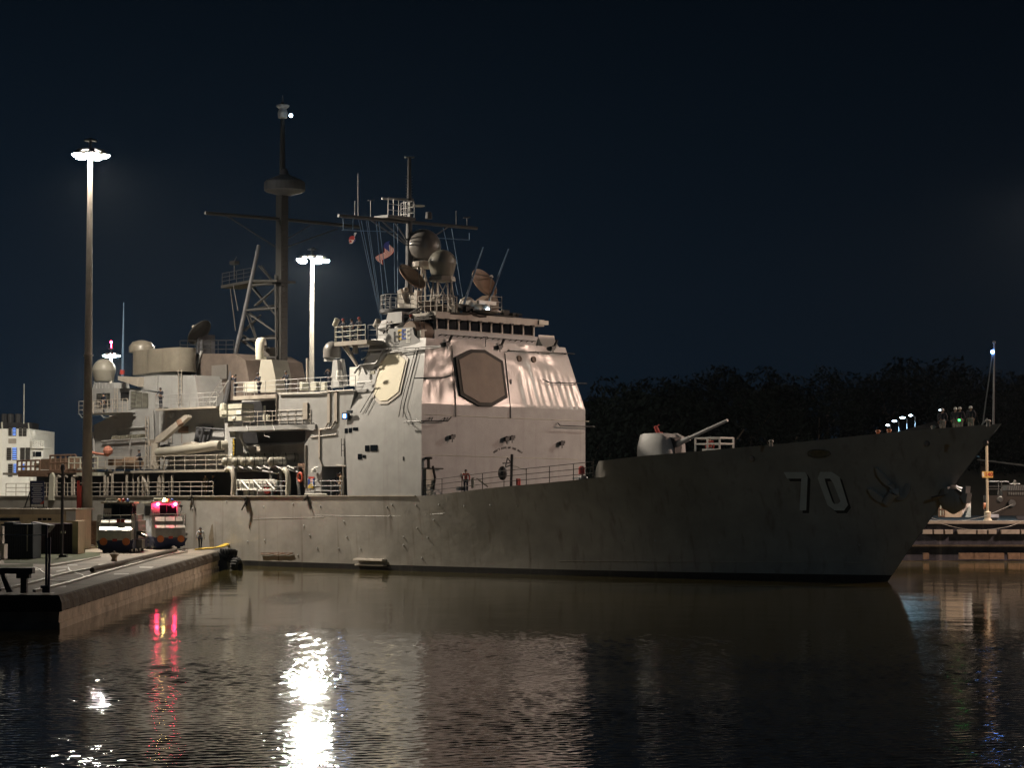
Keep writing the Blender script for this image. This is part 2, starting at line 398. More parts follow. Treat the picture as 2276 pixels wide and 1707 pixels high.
# overboard discharge scoop and bent guard rail
a1, a2 = onhull(795, 1241, 0), onhull(859, 1243, 0)
b = MB(); b.prism([a1 + Vector((0, .05, 0)), a1 + Vector((0, -.42, -.02)), a1 + Vector((0, -.45, -.14)), a1 + Vector((0, .05, -.18))], a2 - a1)
b.prism([a1 + Vector((0, .05, -.42)), a1 + Vector((0, -.3, -.44)), a1 + Vector((0, -.3, -.52)), a1 + Vector((0, .05, -.52))], a2 - a1); part(b, 'discharge_scoop', M['tan'], hull)
b = MB(); b.tube([onhull(400 + x * .26221, 900 + y * .26221, .08) for x, y in [(695, 1266), (740, 1270), (790, 1262), (830, 1272), (880, 1262), (920, 1272), (965, 1258)]], .05, 6)
b.tube([onhull(400 + x * .26221, 900 + y * .26221, .1) for x, y in [(695, 1254), (830, 1254), (965, 1256)]], .03, 6); part(b, 'bent_fender_rail', M['rust'], hull)
# fairlead, chocks and rust run
b = MB()
ox = [(1820 + 25 * math.cos(t), 1008.5 + 8.5 * math.sin(t)) for t in [6.2832 * i / 20 for i in range(21)]]
b.tube([onhull(x, y, .02) for x, y in ox], .06, 6); 
b.add([onhull(1820 + 20 * math.cos(t), 1008.5 + 6.5 * math.sin(t), .012) for t in [6.2832 * i / 20 for i in range(20)]], [tuple(range(20))]); part(b, 'fairlead', M['steel'], hull)
for x, y in ((1672, 1020), (2060, 986), (2190, 985)):
    b = MB(); p = onhull(x, y, 0); b.lathe(p, [(.06, -.05), (.2, -.05), (.2, .08), (.12, .1)], 12, Matrix.Rotation(R(90), 4, 'X')); part(b, 'mooring_chock', M['steel'], hull)
decal('rust_run', [[(470, 1168), (473, 1165), (476, 1205), (475, 1221), (467, 1221), (464, 1195)], [(527, 1246), (529, 1238), (532, 1247)], [(618, 1227), (620, 1227), (621, 1246), (618, 1246)]], mat('faded_rust_stain', (.20, .165, .12), .6, var=.35, scale=5), .006)
# anchors: one stowed on the starboard bow, one at the stem
def hplate(pts, lift, th):
    b = MB(); n = len(pts); lo = [onhull(x, y, lift) for x, y in pts]; c = sum(lo, Vector()) / n
    nrm = (lo[1] - lo[0]).cross(lo[2] - lo[0]).normalized(); nrm = nrm if nrm.y < 0 else -nrm
    return b.prism(lo, nrm * th)
an = bpy.data.objects.new('anchor', None); COL.objects.link(an); an.parent = ship; an['label'] = 'anchor stowed flat against the starboard bow'
for q in ([(1947, 1036), (1953, 1038), (1985, 1074), (1978, 1080), (1966, 1072), (1951, 1052)], [(1931, 1084), (1938, 1083), (1970, 1106), (1966, 1115), (1952, 1111), (1938, 1098)]): part(hplate(q, .12, .2), 'anchor_fluke', M['grey'], an)
b = MB(); b.tube([onhull(1984, 1072, .3), onhull(1990, 1090, .42), onhull(1972, 1113, .3)], .3, 10); part(b, 'anchor_crown', M['grey'], an, smooth=True)
b = MB(); b.tube([onhull(1983, 1092, .3), onhull(2002, 1090, .3)], .34, 10, r1=.25); part(b, 'anchor_shank', M['grey'], an, smooth=True)
an2 = bpy.data.objects.new('anchor', None); COL.objects.link(an2); an2.parent = ship; an2['label'] = 'anchor hanging at the stem with its flukes spread'
b = MB(); b.lathe(Y(2119, 1108, -.3), [(.1, -.95), (.75, -.6), (1.0, .0), (.8, .55), (.2, .8)], 14, None, .7); part(b, 'anchor_crown', M['hull'], an2, smooth=True)
for q in ([(2098, 1084), (2106, 1082), (2110, 1108), (2100, 1112)], [(2139, 1082), (2147, 1081), (2146, 1098), (2136, 1104)], [(2133, 1104), (2150, 1096), (2147, 1119), (2142, 1119)]):
    b = MB(); b.prism([Y(x, y, -.9) for x, y in q], (0, .5, 0)); part(b, 'anchor_fluke', M['grey'], an2)
b = MB(); b.tube([Y(2071, 1107, -1.6), Y(2100, 1101, -.9)], .09, 6); b.tube([Y(2126, 1088, -.9), Y(2137, 1096, -1.0)], .09, 6); part(b, 'anchor_shank', M['steel'], an2)
b = MB(); b.lathe(onhull(2004, 1090, 0), [(.5, -.1), (.62, -.1), (.68, .1), (.5, .16), (.3, .1)], 16, Matrix.Rotation(R(75), 4, 'X')); part(b, 'hawse_pipe', M['hull'], hull, smooth=True)
# main deck edge railing, aft then forward of the house
def zdk(u): return 5.37 if u < 0 else interp(u, [(rows[12+i][-1][0], ZD[i]) for i in range(len(AS))])
def bdk(u): return 8.3 if u < -2 else interp(u, [(rows[12+i][-1][0], rows[12+i][-1][1]) for i in range(len(AS))]) - .12
b = MB(); b.rail([(u, -8.3, 5.36) for u in (-54, -46, -38, -30, -24.2)], 1.1, 1.5, .028); part(b, 'railing', M['tan'])
b = MB(); b.rail([(u, -8.3, 5.36) for u in (-18.6, -15.2)], 1.1, 1.5, .028); b.rail([(-12.3, -8.3, 5.36), (-8.8, -8.3, 5.36)], 1.1, 1.2, .028); part(b, 'railing', M['grey'])
b = MB(); ue = rows[12 + st[0]][-1][0] - .7; us = [.1] + [2.0 * k for k in range(1, 20) if 2.0 * k < ue - .8] + [ue]; b.rail([(u, -bdk(u), zdk(u) - .03) for u in us], 1.12, 2.0, .022); part(b, 'railing', M['gasket'])
b = MB(); b.bx((-54.5, -8.52, 5.3), (-.6, -8.44, 5.38)); part(b, 'deck_edge_strip', M['tan'], hull)
# ------------------------------------------------------------------ forward deckhouse
z1, z2 = 11.88, 16.62
A = Vector((0, -8.45, z1)); E_ = Vector((-.9, -7.2, z2))
def planept(px, py, n, p0):
    r = ray(px, py); d = Vector((r.dot(FW), -r.dot(SB), r.z)); t = (p0 - E0).dot(n) / d.dot(n); return E0 + d * t
yd = -7.2
for _ in range(40):
    D_ = Y(826, 754, yd); n_ = (E_ - A).cross(D_ - A).normalized(); B_ = planept(838, 927, n_, A)
    yd -= (B_.y + 8.45) * .3
    yd = max(-8.2, min(-6.2, yd))
UPN = n_ if n_.y < 0 else -n_
C_ = planept(767, 953, n_, A); C_.y = max(C_.y, -8.5); G_ = planept(787, 872, n_, A)
hb2 = MB()
def mir(p, y=None): return Vector((p.x, -p.y, p.z))
zb = 5.34
# starboard and port lower walls, chamfered after strip, fold line, sloped upper faces
lowA, lowB, lowC = Vector((0, -8.45, zb)), Vector((B_.x, -8.45, zb)), Vector((C_.x, C_.y + .25, zb))
for m_ in (lambda p: p, mir):
    q = [m_(p) for p in (lowA, lowB, lowC, A, B_, C_, G_, D_, E_)]
    hb2.add(q, [(0, 1, 4, 3), (1, 2, 5, 4), (3, 4, 7, 8), (4, 5, 6, 7)])
bx = [lowA, mir(lowA), A, mir(A), E_, mir(E_)]
hb2.add([Vector((0.0, -8.45, zb)), Vector((0, 8.45, zb)), A, mir(A)], [(0, 1, 3, 2)])
# upper front face, finely divided so that its plating can be dished between the frames
NU, NV = 120, 60
dr = random.Random(21); dents = []
for k in range(26): dents.append((dr.uniform(.01, .19), dr.uniform(.04, .92), dr.uniform(.010, .024), dr.uniform(.04, .13), dr.uniform(-.055, .05)))
for k in range(9): dents.append((dr.uniform(.62, .74), dr.uniform(.64, .95), dr.uniform(.012, .03), dr.uniform(.05, .12), dr.uniform(-.05, .035)))
for k in range(8): dents.append((dr.uniform(.75, .98), dr.uniform(.62, .95), dr.uniform(.02, .05), dr.uniform(.05, .12), dr.uniform(-.03, .02)))
for k, s0 in enumerate((.632, .672, .715, .752, .80, .836, .885, .925, .962)): dents.append((s0, dr.uniform(.16, .3), dr.uniform(.010, .017), dr.uniform(.2, .27), dr.uniform(-.075, -.04)))
for k in range(14): dents.append((dr.uniform(.2, .6), dr.uniform(.02, .98), dr.uniform(.02, .05), dr.uniform(.03, .1), dr.uniform(-.012, .012)))
def dish(s, t):
    d = 0
    for (s0, t0, a, c, h) in dents:
        q = ((s - s0 + (t - t0) * .012) / a) ** 2 + ((t - t0) / c) ** 2
        if q < 9: d += h * math.exp(-q * .7)
    return d * min(1, s / .02) * min(1, (1 - s) / .02) * min(1, t / .03) * min(1, (1 - t) / .03)
g = []
for j in range(NV + 1):
    for i in range(NU + 1):
        s, t = i / NU, j / NV; p = A.lerp(mir(A), s).lerp(E_.lerp(mir(E_), s), t); g.append(p + Vector((dish(s, t) if 0 < i < NU and 0 < j < NV else 0, 0, 0)))
hb2.mi = 1
hb2.add(g, [(j*(NU+1)+i, j*(NU+1)+i+1, (j+1)*(NU+1)+i+1, (j+1)*(NU+1)+i) for j in range(NV) for i in range(NU)])
hb2.mi = 0
hb2.add([E_, mir(E_), mir(D_), D_], [(0, 1, 2, 3)])
hb2.add([lowC, C_, G_, D_, mir(D_), mir(G_), mir(C_), mir(lowC)], [tuple(range(8))])
M['front'] = mat('sheen_grey_paint', (.33, .32, .305), .27, var=.12, scale=.7, streak=.12, bump=.004, bscale=2.5, spec=.5)
house = part(hb2, 'forward_deckhouse', [M['grey'], M['front']], smooth=True)
# radar arrays
def octo(pts, n, name, m, off, th, mframe):
    n = n.normalized(); c = sum(pts, Vector()) / len(pts)
    fr = MB(); q = [c + (p - c) * 1.06 for p in pts]; fr.prism([p + n * .0 for p in q], n * th); f = part(fr, 'array_frame', mframe, house)
    pl = MB(); pl.prism([c + (p - c) * .93 + n * (th + .003) for p in pts], n * off); return part(pl, name, m, house)
nF = Vector((z2 - z1, 0, .9)).normalized()
def fpt(px, py): return planept(px, py, nF, A)
fo = [fpt(800 + x * .26221, 730 + y * .26221) for x, y in [(935, 195), (1045, 198), (1190, 287), (1228, 580), (1108, 650), (1002, 648), (853, 562), (812, 258)]]
octo(fo, nF, 'radar_array', M['array2'], .03, .16, M['gasket'])
so = [planept(800 + x * .26221, 730 + y * .26221, n_, A) for x, y in [(250, 208), (342, 206), (408, 265), (343, 550), (240, 630), (176, 632), (122, 575), (172, 300)]]
octo(so, UPN, 'radar_array', M['array'], .05, .08, M['tan'])
# seams, wire ways and ladders on the front
b = MB()
for pts in ([(541 + 0, 729), (1942, 789)], [(541, 1073), (1850, 1112)]):
    b.tube([U(800 + x * .26221, 730 + y * .26221, .0) for x, y in pts], .025, 4)
part(b, 'plate_seam', M['pale'], house)
b = MB()
for pts in ([(1003, 768), (1008, 820), (1012, 905), (1012, 927)], [(1121, 785), (1128, 850), (1134, 915), (1134, 930)]):
    b.tube([(fpt(x, y) if y < 908 else U(x, y, 0)) + Vector((.05, 0, 0)) for x, y in pts], .035, 5)
part(b, 'wire_way', M['gasket'], house)
b = MB()
for (pa, pb) in (((957, 772), (1062, 1031)),):
    pass
def bar_s(pts, r=.03, off=.12): return [planept(x, y, n_, A) + UPN * off for x, y in pts]
for pts in ([(928, 772), (895, 895), (889, 928)], [(933, 772), (903, 895), (898, 928)], [(838, 860), (805, 1065 - 150), (803, 918)], [(846, 860), (815, 920)]):
    b.tube(bar_s(pts), .03, 5)
part(b, 'wire_way', M['gasket'], house)
# rigging bars standing off the corners
b = MB()
b.tube([Y(898, 938, -8.75), Y(936, 936, -8.75)], .045, 5); b.tube([U(937, 936, .3), U(995, 936, .3), U(1003, 927, .3)], .045, 5)
for x in (903, 925): b.tube([Y(x, 932, -8.45), Y(x + 6, 937, -8.75)], .03, 5)
for x in (952, 958, 985, 992): b.tube([U(x + 4, 928, 0), U(x, 936, .3)], .03, 5)
b.tube([fpt(915, 841) + Vector((.3, 0, 0)), fpt(985, 839) + Vector((.3, 0, 0)), fpt(1000, 834) + Vector((.1, 0, 0))], .045, 5)
b.tube([fpt(1122, 780) + Vector((.3, 0, 0)), fpt(1271, 787) + Vector((.3, 0, 0))], .045, 5)
b.tube([fpt(1203, 843) + Vector((.1, 0, 0)), fpt(1213, 851) + Vector((.35, 0, 0)), fpt(1297, 853) + Vector((.35, 0, 0))], .045, 5)
b.tube([U(1240, 940, .05), U(1245, 946, .35), U(1322, 949, .35)], .045, 5)
for x, y in ((1130, 781), (1190, 785), (1250, 788), (1215, 850), (1243, 852), (1280, 853)): b.tube([fpt(x, y - 4), fpt(x, y) + Vector((.32, 0, 0))], .03, 5)
part(b, 'rigging_bar', M['black'], house)
# floodlight fixtures and small boxes
for (x, y, pl_) in ((1001, 970, 0), (1122, 974, 0), (1134, 972, 0), (1245, 984, 0), (990, 763, 1), (1107, 1005 - 235, 1), (1225, 772, 1)):
    p = U(x, y, .0) if not pl_ else fpt(x, y)
    b = MB(); b.tube([p, p + Vector((.2, 0, .05))], .06, 6); b.bx(p + Vector((.12, -.22, -.22)), p + Vector((.32, .12, .06))); b.bx(p + Vector((.1, .0, -.08)), p + Vector((.26, .28, .14))); b.tube([p + Vector((.2, 0, -.05)), p + Vector((.25, -.05, -.42))], .04, 5)
    if pl_: b.tube([p + Vector((.2, .1, .0)), p + Vector((.3, .35, .55))], .1, 6)
    part(b, 'floodlight_fixture', M['black'], house)
for x, y in ((1154, 797), (1186, 799)):
    b = MB(); p = fpt(x, y); b.lathe(p, [(.24, -.02), (.24, .06), (.17, .08), (.17, .03)], 16, Matrix.Rotation(R(80), 4, 'Y')); part(b, 'round_port', M['array2'], house)
# side windows, small dark vents
b = MB()
for x0, y0, x1, y1 in ((766, 952, 773, 963), (775, 951, 782, 962), (784, 950, 795, 957), (811, 990, 820, 1003), (823, 989, 838, 1003), (795, 1009, 804, 1021), (806, 1011, 812, 1018)):
    yy = -8.45 if x0 > 830 else -8.45; a = Y(x0, y1, -8.5); c = Y(x1, y0, -8.5); b.bx(a, (c.x, -8.3, c.z))
part(b, 'side_window', M['glass'], house)
b = MB(); a = Y(895, 1024, -8.48); b.bx(a, a + Vector((.12, .1, .28))); a = U(1132, 855, .05) if False else fpt(1134, 853); b.bx(a, a + Vector((.05, .12, .35))); part(b, 'small_vent', M['black'], house)
# arched motto on the front
motto = "DON'T GIVE UP THE SHIP"
pc = U(1129, 1000, .0); Rr = 3.0; k0 = len(motto)
for i, ch in enumerate(motto):
    if ch == ' ': continue
    t = (i - (k0 - 1) / 2) * .047
    o = pc + Vector((.02, Rr * math.sin(t), Rr * math.cos(t) - Rr + .16))
    text_obj('motto_letter', ch, .21, M['gasket'], frame(o, (0, math.cos(t), -math.sin(t)), (0, math.sin(t), math.cos(t))), house)
# recessed watertight door and gear at the foot of the front
b = MB(); a = U(944, 1100, .04); c = U(961, 1044, .04); b.bx((.03, a.y, a.z), (.2, c.y, c.z)); part(b, 'watertight_door', M['pale'], house)
b = MB(); a = U(937, 1098, .0); b.tube([U(938, 1041, .2), U(985, 1042, .2)], .05, 5); b.bx(U(945, 1016, .0), U(961, 1021, .6)); b.tube([U(952, 1020, .3), U(953, 1040, .3)], .12, 6); b.tube([U(962, 1036, .2), U(967, 1062, .2), U(963, 1090, .2)], .09, 6); part(b, 'front_pipework', M['gasket'], house)
b = MB(); a = U(1026, 1061, .03); b.bx(a, a + Vector((.03, .2, .3))); part(b, 'notice_plate', M['white'], house)
# davit frame in front of the house
b = MB()
b.tube([U(1136, 1082, 4), U(1138, 1010, 4)], .1, 8); b.tube([U(1118, 1062, 4), U(1128, 1018, 4), U(1137, 1030, 4)], .05, 6); b.tube([U(1118, 1030, 4), U(1137, 1029, 4)], .05, 6); b.tube([U(1120, 1040, 4), U(1135, 1034, 4)], .05, 6)
b.ball(U(1117, 1052, 4), .34, 10, 6, 1.5); part(b, 'davit_frame', M['black'])
b = MB(); b.tube([U(1129, 1018, 3.8), U(1140, 1035, 3.6), U(1172, 1046, 4)], .03, 5); b.tube([U(1059, 1063, 2), U(1085, 1082, 2.6)], .07, 6); b.bx(U(1047, 1062, 2), U(1054, 1085, 2.3)); part(b, 'davit_stay', M['pale'])
b = MB()
for x in (1020, 1031): b.tube([U(x, 1091, 2), U(x, 1083, 2)], .2, 10); 
b.bx(U(1015, 1082, 1.7), U(1036, 1084, 2.3)); part(b, 'bollard_pair', M['grey'])
b = MB(); b.tube([U(1294, 1038, 12.3) , U(1293, 1060, 12.3)], .05, 6); b.ball(U(1296, 1063, 12.3), .35, 10, 6, .6); b.bx(U(1272, 1066, 12), U(1290, 1061, 12.6)); part(b, 'deck_gear', M['grey'])
# ------------------------------------------------------------------ bridge
br = MB(); ub = -2.0
zlo, zroof = z2, U(1080, 700, ub).z + .0
zw0, zw1 = U(971, 732, ub).z, U(971, 708, ub).z
zt = U(967, 694, ub).z
br.prism([(ub, -5.35, zlo), (ub, 5.4, zlo), (ub - 4.6, 5.4, zlo), (ub - 4.6, -5.35, zlo)], (0, 0, zw0 - zlo))
br.prism([(ub - .35, -5.2, zw0), (ub - .35, 5.25, zw0), (ub - 4.6, 5.25, zw0), (ub - 4.6, -5.2, zw0)], (0, 0, zw1 - zw0))
bridge = part(br, 'bridge', M['grey'])
b = MB(); b.bx((ub - 4.8, -5.5, zw1), (ub + .28, 5.75, zt)); b.bx((ub - .2, -5.5, zt), (ub + .3, 5.75, zt + .06)); part(b, 'bridge_roof', M['tan'], bridge)
b = MB(); b.bx((ub - .25, 5.1, zt - .3), (ub + .4, 6.1, zt)); part(b, 'roof_corner_light_box', M['pale'], bridge)
xs = [1035, 1130, 1222, 1315, 1408, 1498, 1588, 1675, 1768, 1858]
ys = [U(700 + x * .2622, 725, ub).y for x in xs]
for a_, c_ in zip(ys, ys[1:]):
    b = MB(); b.bx((ub - .2, a_ + .07, zw0 + .06), (ub - .12, c_ - .07, zw1 - .02)); part(b, 'bridge_window', M['glass'], bridge)
b = MB()
for y_ in ys: b.bx((ub - .35, y_ - .075, zw0), (ub - .0, y_ + .075, zw1))
b.bx((ub - .3, ys[0], zw0), (ub + .04, ys[-1], zw0 + .06)); part(b, 'window_mullion', M['tan'], bridge)
b = MB()
for i in range(17): y_ = -4.95 + i * .6; b.tube([(ub, y_, zw0 - .45), (ub + .22, y_ + .12, zw0 - .35)], .03, 4)
b.tube([(ub + .22, -4.9, zw0 - .36), (ub + .22, 4.9, zw0 - .36)], .025, 4)
for i in range(9): y_ = -4.6 + i * 1.1; b.bx((ub + .28, y_, zw1 - .12), (ub + .5, y_ + .3, zw1 + .02))
part(b, 'handrail', M['gasket'], bridge)
b = MB()
for x0, x1 in ((935, 941), (944, 952), (955, 963)):
    a = Y(x0, 733, -5.45); c = Y(x1, 709, -5.45); b.bx(a, (c.x, -5.38, c.z))
part(b, 'side_window', M['glass'], bridge)
b = MB(); b.tube([U(1079, 770, -.6), U(1080, 750, -.9)], .04, 5); b.tube([U(1074, 749, -.9), U(1084, 749, -.9)], .04, 5); part(b, 'small_antenna', M['black'], bridge)
# port and starboard wing shields
b = MB(); pr = []
for i in range(9): t = i / 8 * 1.35; pr.append((-2.1 - .9 * (1 - math.cos(t)) + .9, 0, 16.6 + 1.1 * math.sin(t)))
pts = []
prof = [(ub + .55 - .55 * math.sin(t * 1.5708) , 16.62 + .95 * t) for t in [i / 8 for i in range(9)]]
for y_ in (5.4, 7.15): pts += [(u, y_, z) for u, z in prof]
b.add(pts, [(i, i + 1, i + 10, i + 9) for i in range(8)])
b.bx((ub - 2, 5.4, 16.6), (ub + .05, 7.1, 16.66)); b.add([(u, 7.15, z) for u, z in prof] + [(ub - 2, 7.15, prof[-1][1]), (ub - 2, 7.15, 16.6)], [tuple(range(11))]); part(b, 'wing_shield', M['front'], bridge, label='pale flared shield at the far end of the bridge')
b = MB(); c0 = Y(941, 742, -6.4)
b.lathe(Vector((ub - .75, -7.1, 17.2)), [(.02, 0), (.72, 0), (.74, .05), (.74, 1.7), (.70, 1.74), (.02, 1.6)], 24, Matrix.Rotation(R(-90), 4, 'X')); part(b, 'wing_shield', M['array2'], bridge, smooth=True, label='brown rounded shield at the near end of the bridge')
b = MB(); b.ladder((ub + .02, -6.5, 16.7), (ub - .1, -6.5, 17.8), .4, (0, 1, 0)); part(b, 'shield_rungs', M['black'], bridge)
b = MB(); b.bx((ub + .0, -7.05, 16.5), (ub + .4, -6.7, 17.2)); b.bx((ub+.1, -6.9, 17.2), (ub+.3, -6.4, 17.28)); part(b, 'signal_box', M['pale'], bridge)
# award panel
qz = [Y(x, y, -7.25) for x, y in [(853, 772), (864, 731), (917, 727), (921, 745), (940, 763), (942, 768)]]
b = MB(); b.prism(qz, (0, .9, 0)); panel = part(b, 'award_panel', M['grey'])
for ch, x, mt, hh in (('H', 881.5, 'black', 750), ('E', 888.5, 'yellow', 749), ('E', 897, 'blue', 748), ('E', 907, 'white', 747)):
    o = Y(x, hh - (1 if ch == 'H' else 4), -7.27); text_obj('award_letter', ch, 1.02, M[mt], frame(o, (1, 0, 0), (0, 0, 1)), panel, bold=.02)
b = MB()
for x, y, w in ((877, 761, 8), (877, 765.5, 8)): a = Y(x, y, -7.27); c = Y(x + w, y - 2.2, -7.27); b.bx(a, (c.x, -7.24, c.z))
part(b, 'award_bar', M['black'], panel)
b = MB()
for x, y, w in ((902, 757, 9), (902, 761, 9)): a = Y(x, y, -7.27); c = Y(x + w, y - 2.2, -7.27); b.bx(a, (c.x, -7.24, c.z))
part(b, 'award_bar', M['white'], panel)
b = MB()
b.tube([Y(804, 779, -7.6), Y(980, 769, -7.6)], .045, 5); b.tube([Y(845, 786, -7.6), Y(980, 772, -7.6)], .045, 5)
b.tube([Y(853, 777, -7.55), Y(836, 808, -7.9), Y(826, 809, -7.9), Y(800, 812, -8.3), Y(794, 820, -8.4), Y(788, 829, -8.4)], .08, 6)
b.tube([Y(824, 777, -7.5), Y(820, 790, -7.7), Y(803, 800, -8)], .05, 6)
b.tube([Y(794, 850, -8.3), Y(826, 848, -8.3)], .05, 6)
part(b, 'wing_pipework', M['grey'], house)
b = MB(); p = Y(826, 832, -8.3); b.bx(p, p + Vector((.4, -.12, .25))); part(b, 'side_lamp_housing', M['pale'], house)
# working spotlight (blue-white) on the house side
b = MB(); p = Y(772, 925, -8.35); b.bx(p + Vector((-.3, 0, -.25)), p + Vector((.3, -.25, .25))); b.bx(p + Vector((.25, -.1, .2)), p + Vector((.75, -.3, .4))); sl = part(b, 'deck_spotlight', M['teal'], house)
b = MB(); b.bx(p + Vector((-.13, -.26, -.13)), p + Vector((.13, -.29, .13))); part(b, 'spotlight_lens', M['lampb'])
# ------------------------------------------------------------------ midship deckhouse
def k3(x, y): return (400 + x * .26221, 650 + y * .26221)
def k1(x, y): return (x * .26221, 650 + y * .26221)
def sbox(b, x0, y0, x1, y1, y, dep):
    a, c = Y(x0, y1, y), Y(x1, y0, y); b.bx(a, (c.x, y + dep, c.z)); return b
def sprism(b, pts, y, dep): b.prism([Y(px, py, y) for px, py in pts], (0, dep, 0)); return b
b = MB()
sprism(b, [(789, 868), (616, 873), (616, 941), (699, 940), (699, 955), (677, 988), (678, 1102), (715, 1102), (715, 1037), (764, 1037), (767, 953)], -8.15, 2.6)
mid = part(b, 'midship_deckhouse', M['grey'])
b = MB(); zt_ = Y(650, 873, -8.15).z
b.bx((-24.5, -5.3, 5.34), (-6.5, 7.5, zt_ - .05)); b.bx((-15, -8, zt_ - .2), (-6.4, 8, zt_ - .0)); part(b, 'inner_house', M['grey'], mid)
# platforms
b = MB(); a, c = Y(505, 953, -8.3), Y(700, 942, -8.3)
b.bx((a.x, -8.3, c.z - .35), (c.x - .9, -5.2, c.z - .0)); b.prism([(c.x - 3.2, -8.3, c.z - .02), (c.x, -8.3, c.z - .02), (c.x, -8.3, c.z - .42), (c.x - .3, -8.3, c.z - .5)], (0, 2, 0)); PB = c.z
b.tube([Y(531, 965, -7.6), Y(553, 1009, -6)], .1, 8); sbox(b, 505, 953, 523, 975, -8.1, .4)
for x in (548, 607): b.tube([Y(x, 947, -8.32), Y(x + 4, 957, -8.5)], .05, 5)
b.tube([Y(587, 955, -8.2), Y(587, 968, -8.2), Y(600, 972, -8.2)], .03, 5)
part(b, 'side_platform', M['grey'], mid)
b = MB(); a, c = Y(518, 889, -8.2), Y(612, 876, -8.2); b.bx((a.x, -8.2, a.z), (c.x, -3, c.z)); PCz = c.z; PCx = (a.x, c.x); part(b, 'upper_platform', M['tan'], mid)
b = MB(); sprism(b, [(550, 991), (560, 990), (676, 985), (677, 1022), (545, 1022)], -5.34, .1); part(b, 'inner_bulkhead', M['tan'], mid)
b = MB(); b.tube([Y(552, 992, -5.6), Y(674, 986, -5.6)], .05, 6); part(b, 'grab_bar', M['grey'], mid)
b = MB(); b.rail([(PCx[0] + .05, -3.2, PCz), (PCx[0] + .05, -8.15, PCz), (PCx[1], -8.15, PCz), Y(790, 866, -8.0)], 1.05, 1.25, .024); part(b, 'railing', M['grey'])
b = MB(); b.rail([(Y(540, 943, -8.2).x, -8.2, PB), (Y(690, 940, -8.2).x, -8.2, PB)], 1.1, .95, .022); part(b, 'railing', M['tan'])
b = MB()
for x0, x1 in ((727, 733), (742, 749)): sbox(b, x0, 868, x1, 940, -8.25, .1)
sbox(b, 707, 953, 711, 1020, -8.25, .1); b.tube([Y(711, 955, -8.25), Y(737, 951, -8.25), Y(746, 935, -8.25)], .07, 6); b.tube([Y(709, 1018, -8.25), Y(716, 1036, -8.25)], .06, 6); b.tube([Y(729, 940, -8.25), Y(722, 954, -8.25)], .06, 6)
b.tube([Y(620, 876, -8.25), Y(708, 874, -8.25), Y(735, 870, -8.25), Y(786, 867, -8.25)], .06, 6); b.tube([Y(680, 990, -8.2), Y(679, 1083, -8.2)], .08, 6); b.tube([Y(616, 875, -8.2), Y(614, 935, -8.2)], .07, 6)
b.tube([Y(690, 972, -8.2), Y(748, 966, -8.2), Y(748, 955, -8.2)], .04, 5)
part(b, 'pipe_run', M['tan'], mid)
b = MB(); sbox(b, 673, 895, 683, 932, -8.28, .15); part(b, 'side_hatch', M['tan'], mid)
b = MB(); b.ladder(Y(762, 1015, -8.3), Y(762, 975, -8.3), .3, (1, 0, 0)); part(b, 'rungs', M['gasket'], mid)
b = MB(); b.bx(Y(716, 1101, -5.6), (Y(764, 1038, -5.6).x, -5.5, Y(764, 1038, -5.6).z)); part(b, 'passage_shade', M['dark'], mid)  # dark panel painted in for the shade inside the doorway
b = MB(); sprism(b, [(684, 1064), (697, 1060), (698, 1083), (686, 1083)], -8.19, .03); part(b, 'emblem_patch', M['white'], mid)
b = MB(); sbox(b, 685.5, 1060, 698, 1064.5, -8.2, .03); sbox(b, 689.5, 1066.5, 694.5, 1071.5, -8.2, .03); part(b, 'emblem_red', M['red'], mid)
b = MB(); sbox(b, 684.5, 1064.5, 689, 1078, -8.2, .03); sbox(b, 695, 1064, 698, 1078, -8.2, .03); part(b, 'emblem_blue', M['blue'], mid)
b = MB(); sprism(b, [(688, 1076), (693, 1076), (698, 1085), (684, 1085)], -8.21, .03); part(b, 'emblem_yellow', M['yellow'], mid)
b = MB(); p = Y(697, 1041, -8.4); b.lathe(p, [(.08, 0), (.17, -.12), (.2, -.3)], 10); b.tube([p, p + Vector((.4, .1, .1))], .05, 5); part(b, 'bulkhead_lamp', M['white'], mid)
b = MB(); sbox(b, 662, 1030, 677, 1047, -7.6, .5); b.ladder(Y(670, 1080, -7.7), Y(670, 1030, -7.7), .5, (1, 0, 0)); part(b, 'locker', M['rust'], mid)
b = MB()
for y in (1037, 1060): b.tube([Y(763, y, -8.3), Y(767, y, -8.3)], .05, 5)
b.tube([Y(763, 1034, -8.35), Y(763, 1100, -8.35)], .06, 6); b.tube([Y(748, 1034, -8.35), Y(769, 1036, -8.35)], .05, 6); part(b, 'door_post', M['tan'], mid)
b = MB(); b.tube([Y(678, 1099, -8.45), Y(727, 1099, -8.45)], .06, 6); part(b, 'ship_side_rail', M['pale'])
# louvred boxes (pale) on the after end of the platform
b = MB()
for y0 in (897, 910.5, 924): sbox(b, 507, y0, 537, y0 + 12, -8.35, 1.2)
b.lathe(Y(497, 909, -7.8), [(.05, -.7), (.3, -.6), (.33, 0), (.25, .4), (.05, .45)], 12); sbox(b, 491, 912, 503, 921, -8.1, .8); part(b, 'decoy_launcher', M['pale'])
b = MB(); sbox(b, 515, 925, 522, 931, -8.42, .08); sbox(b, 525, 912, 536, 921, -8.42, .08); part(b, 'decoy_label_plate', M['white'])
b = MB()
sbox(b, 499, 940, 518, 1042, -7.3, 1.0); part(b, 'pillar', M['grey'], mid)
b = MB(); sbox(b, 516.5, 972, 522, 1013, -7.4, .08); sg = part(b, 'warning_board', M['black'], mid)
for i, ch in enumerate('CASUALTY'): text_obj('board_letter', ch, .32, M['yellow'], frame(Y(519.3, 975 + i * 5.1, -7.42), (1, 0, 0), (0, 0, 1)), mid)
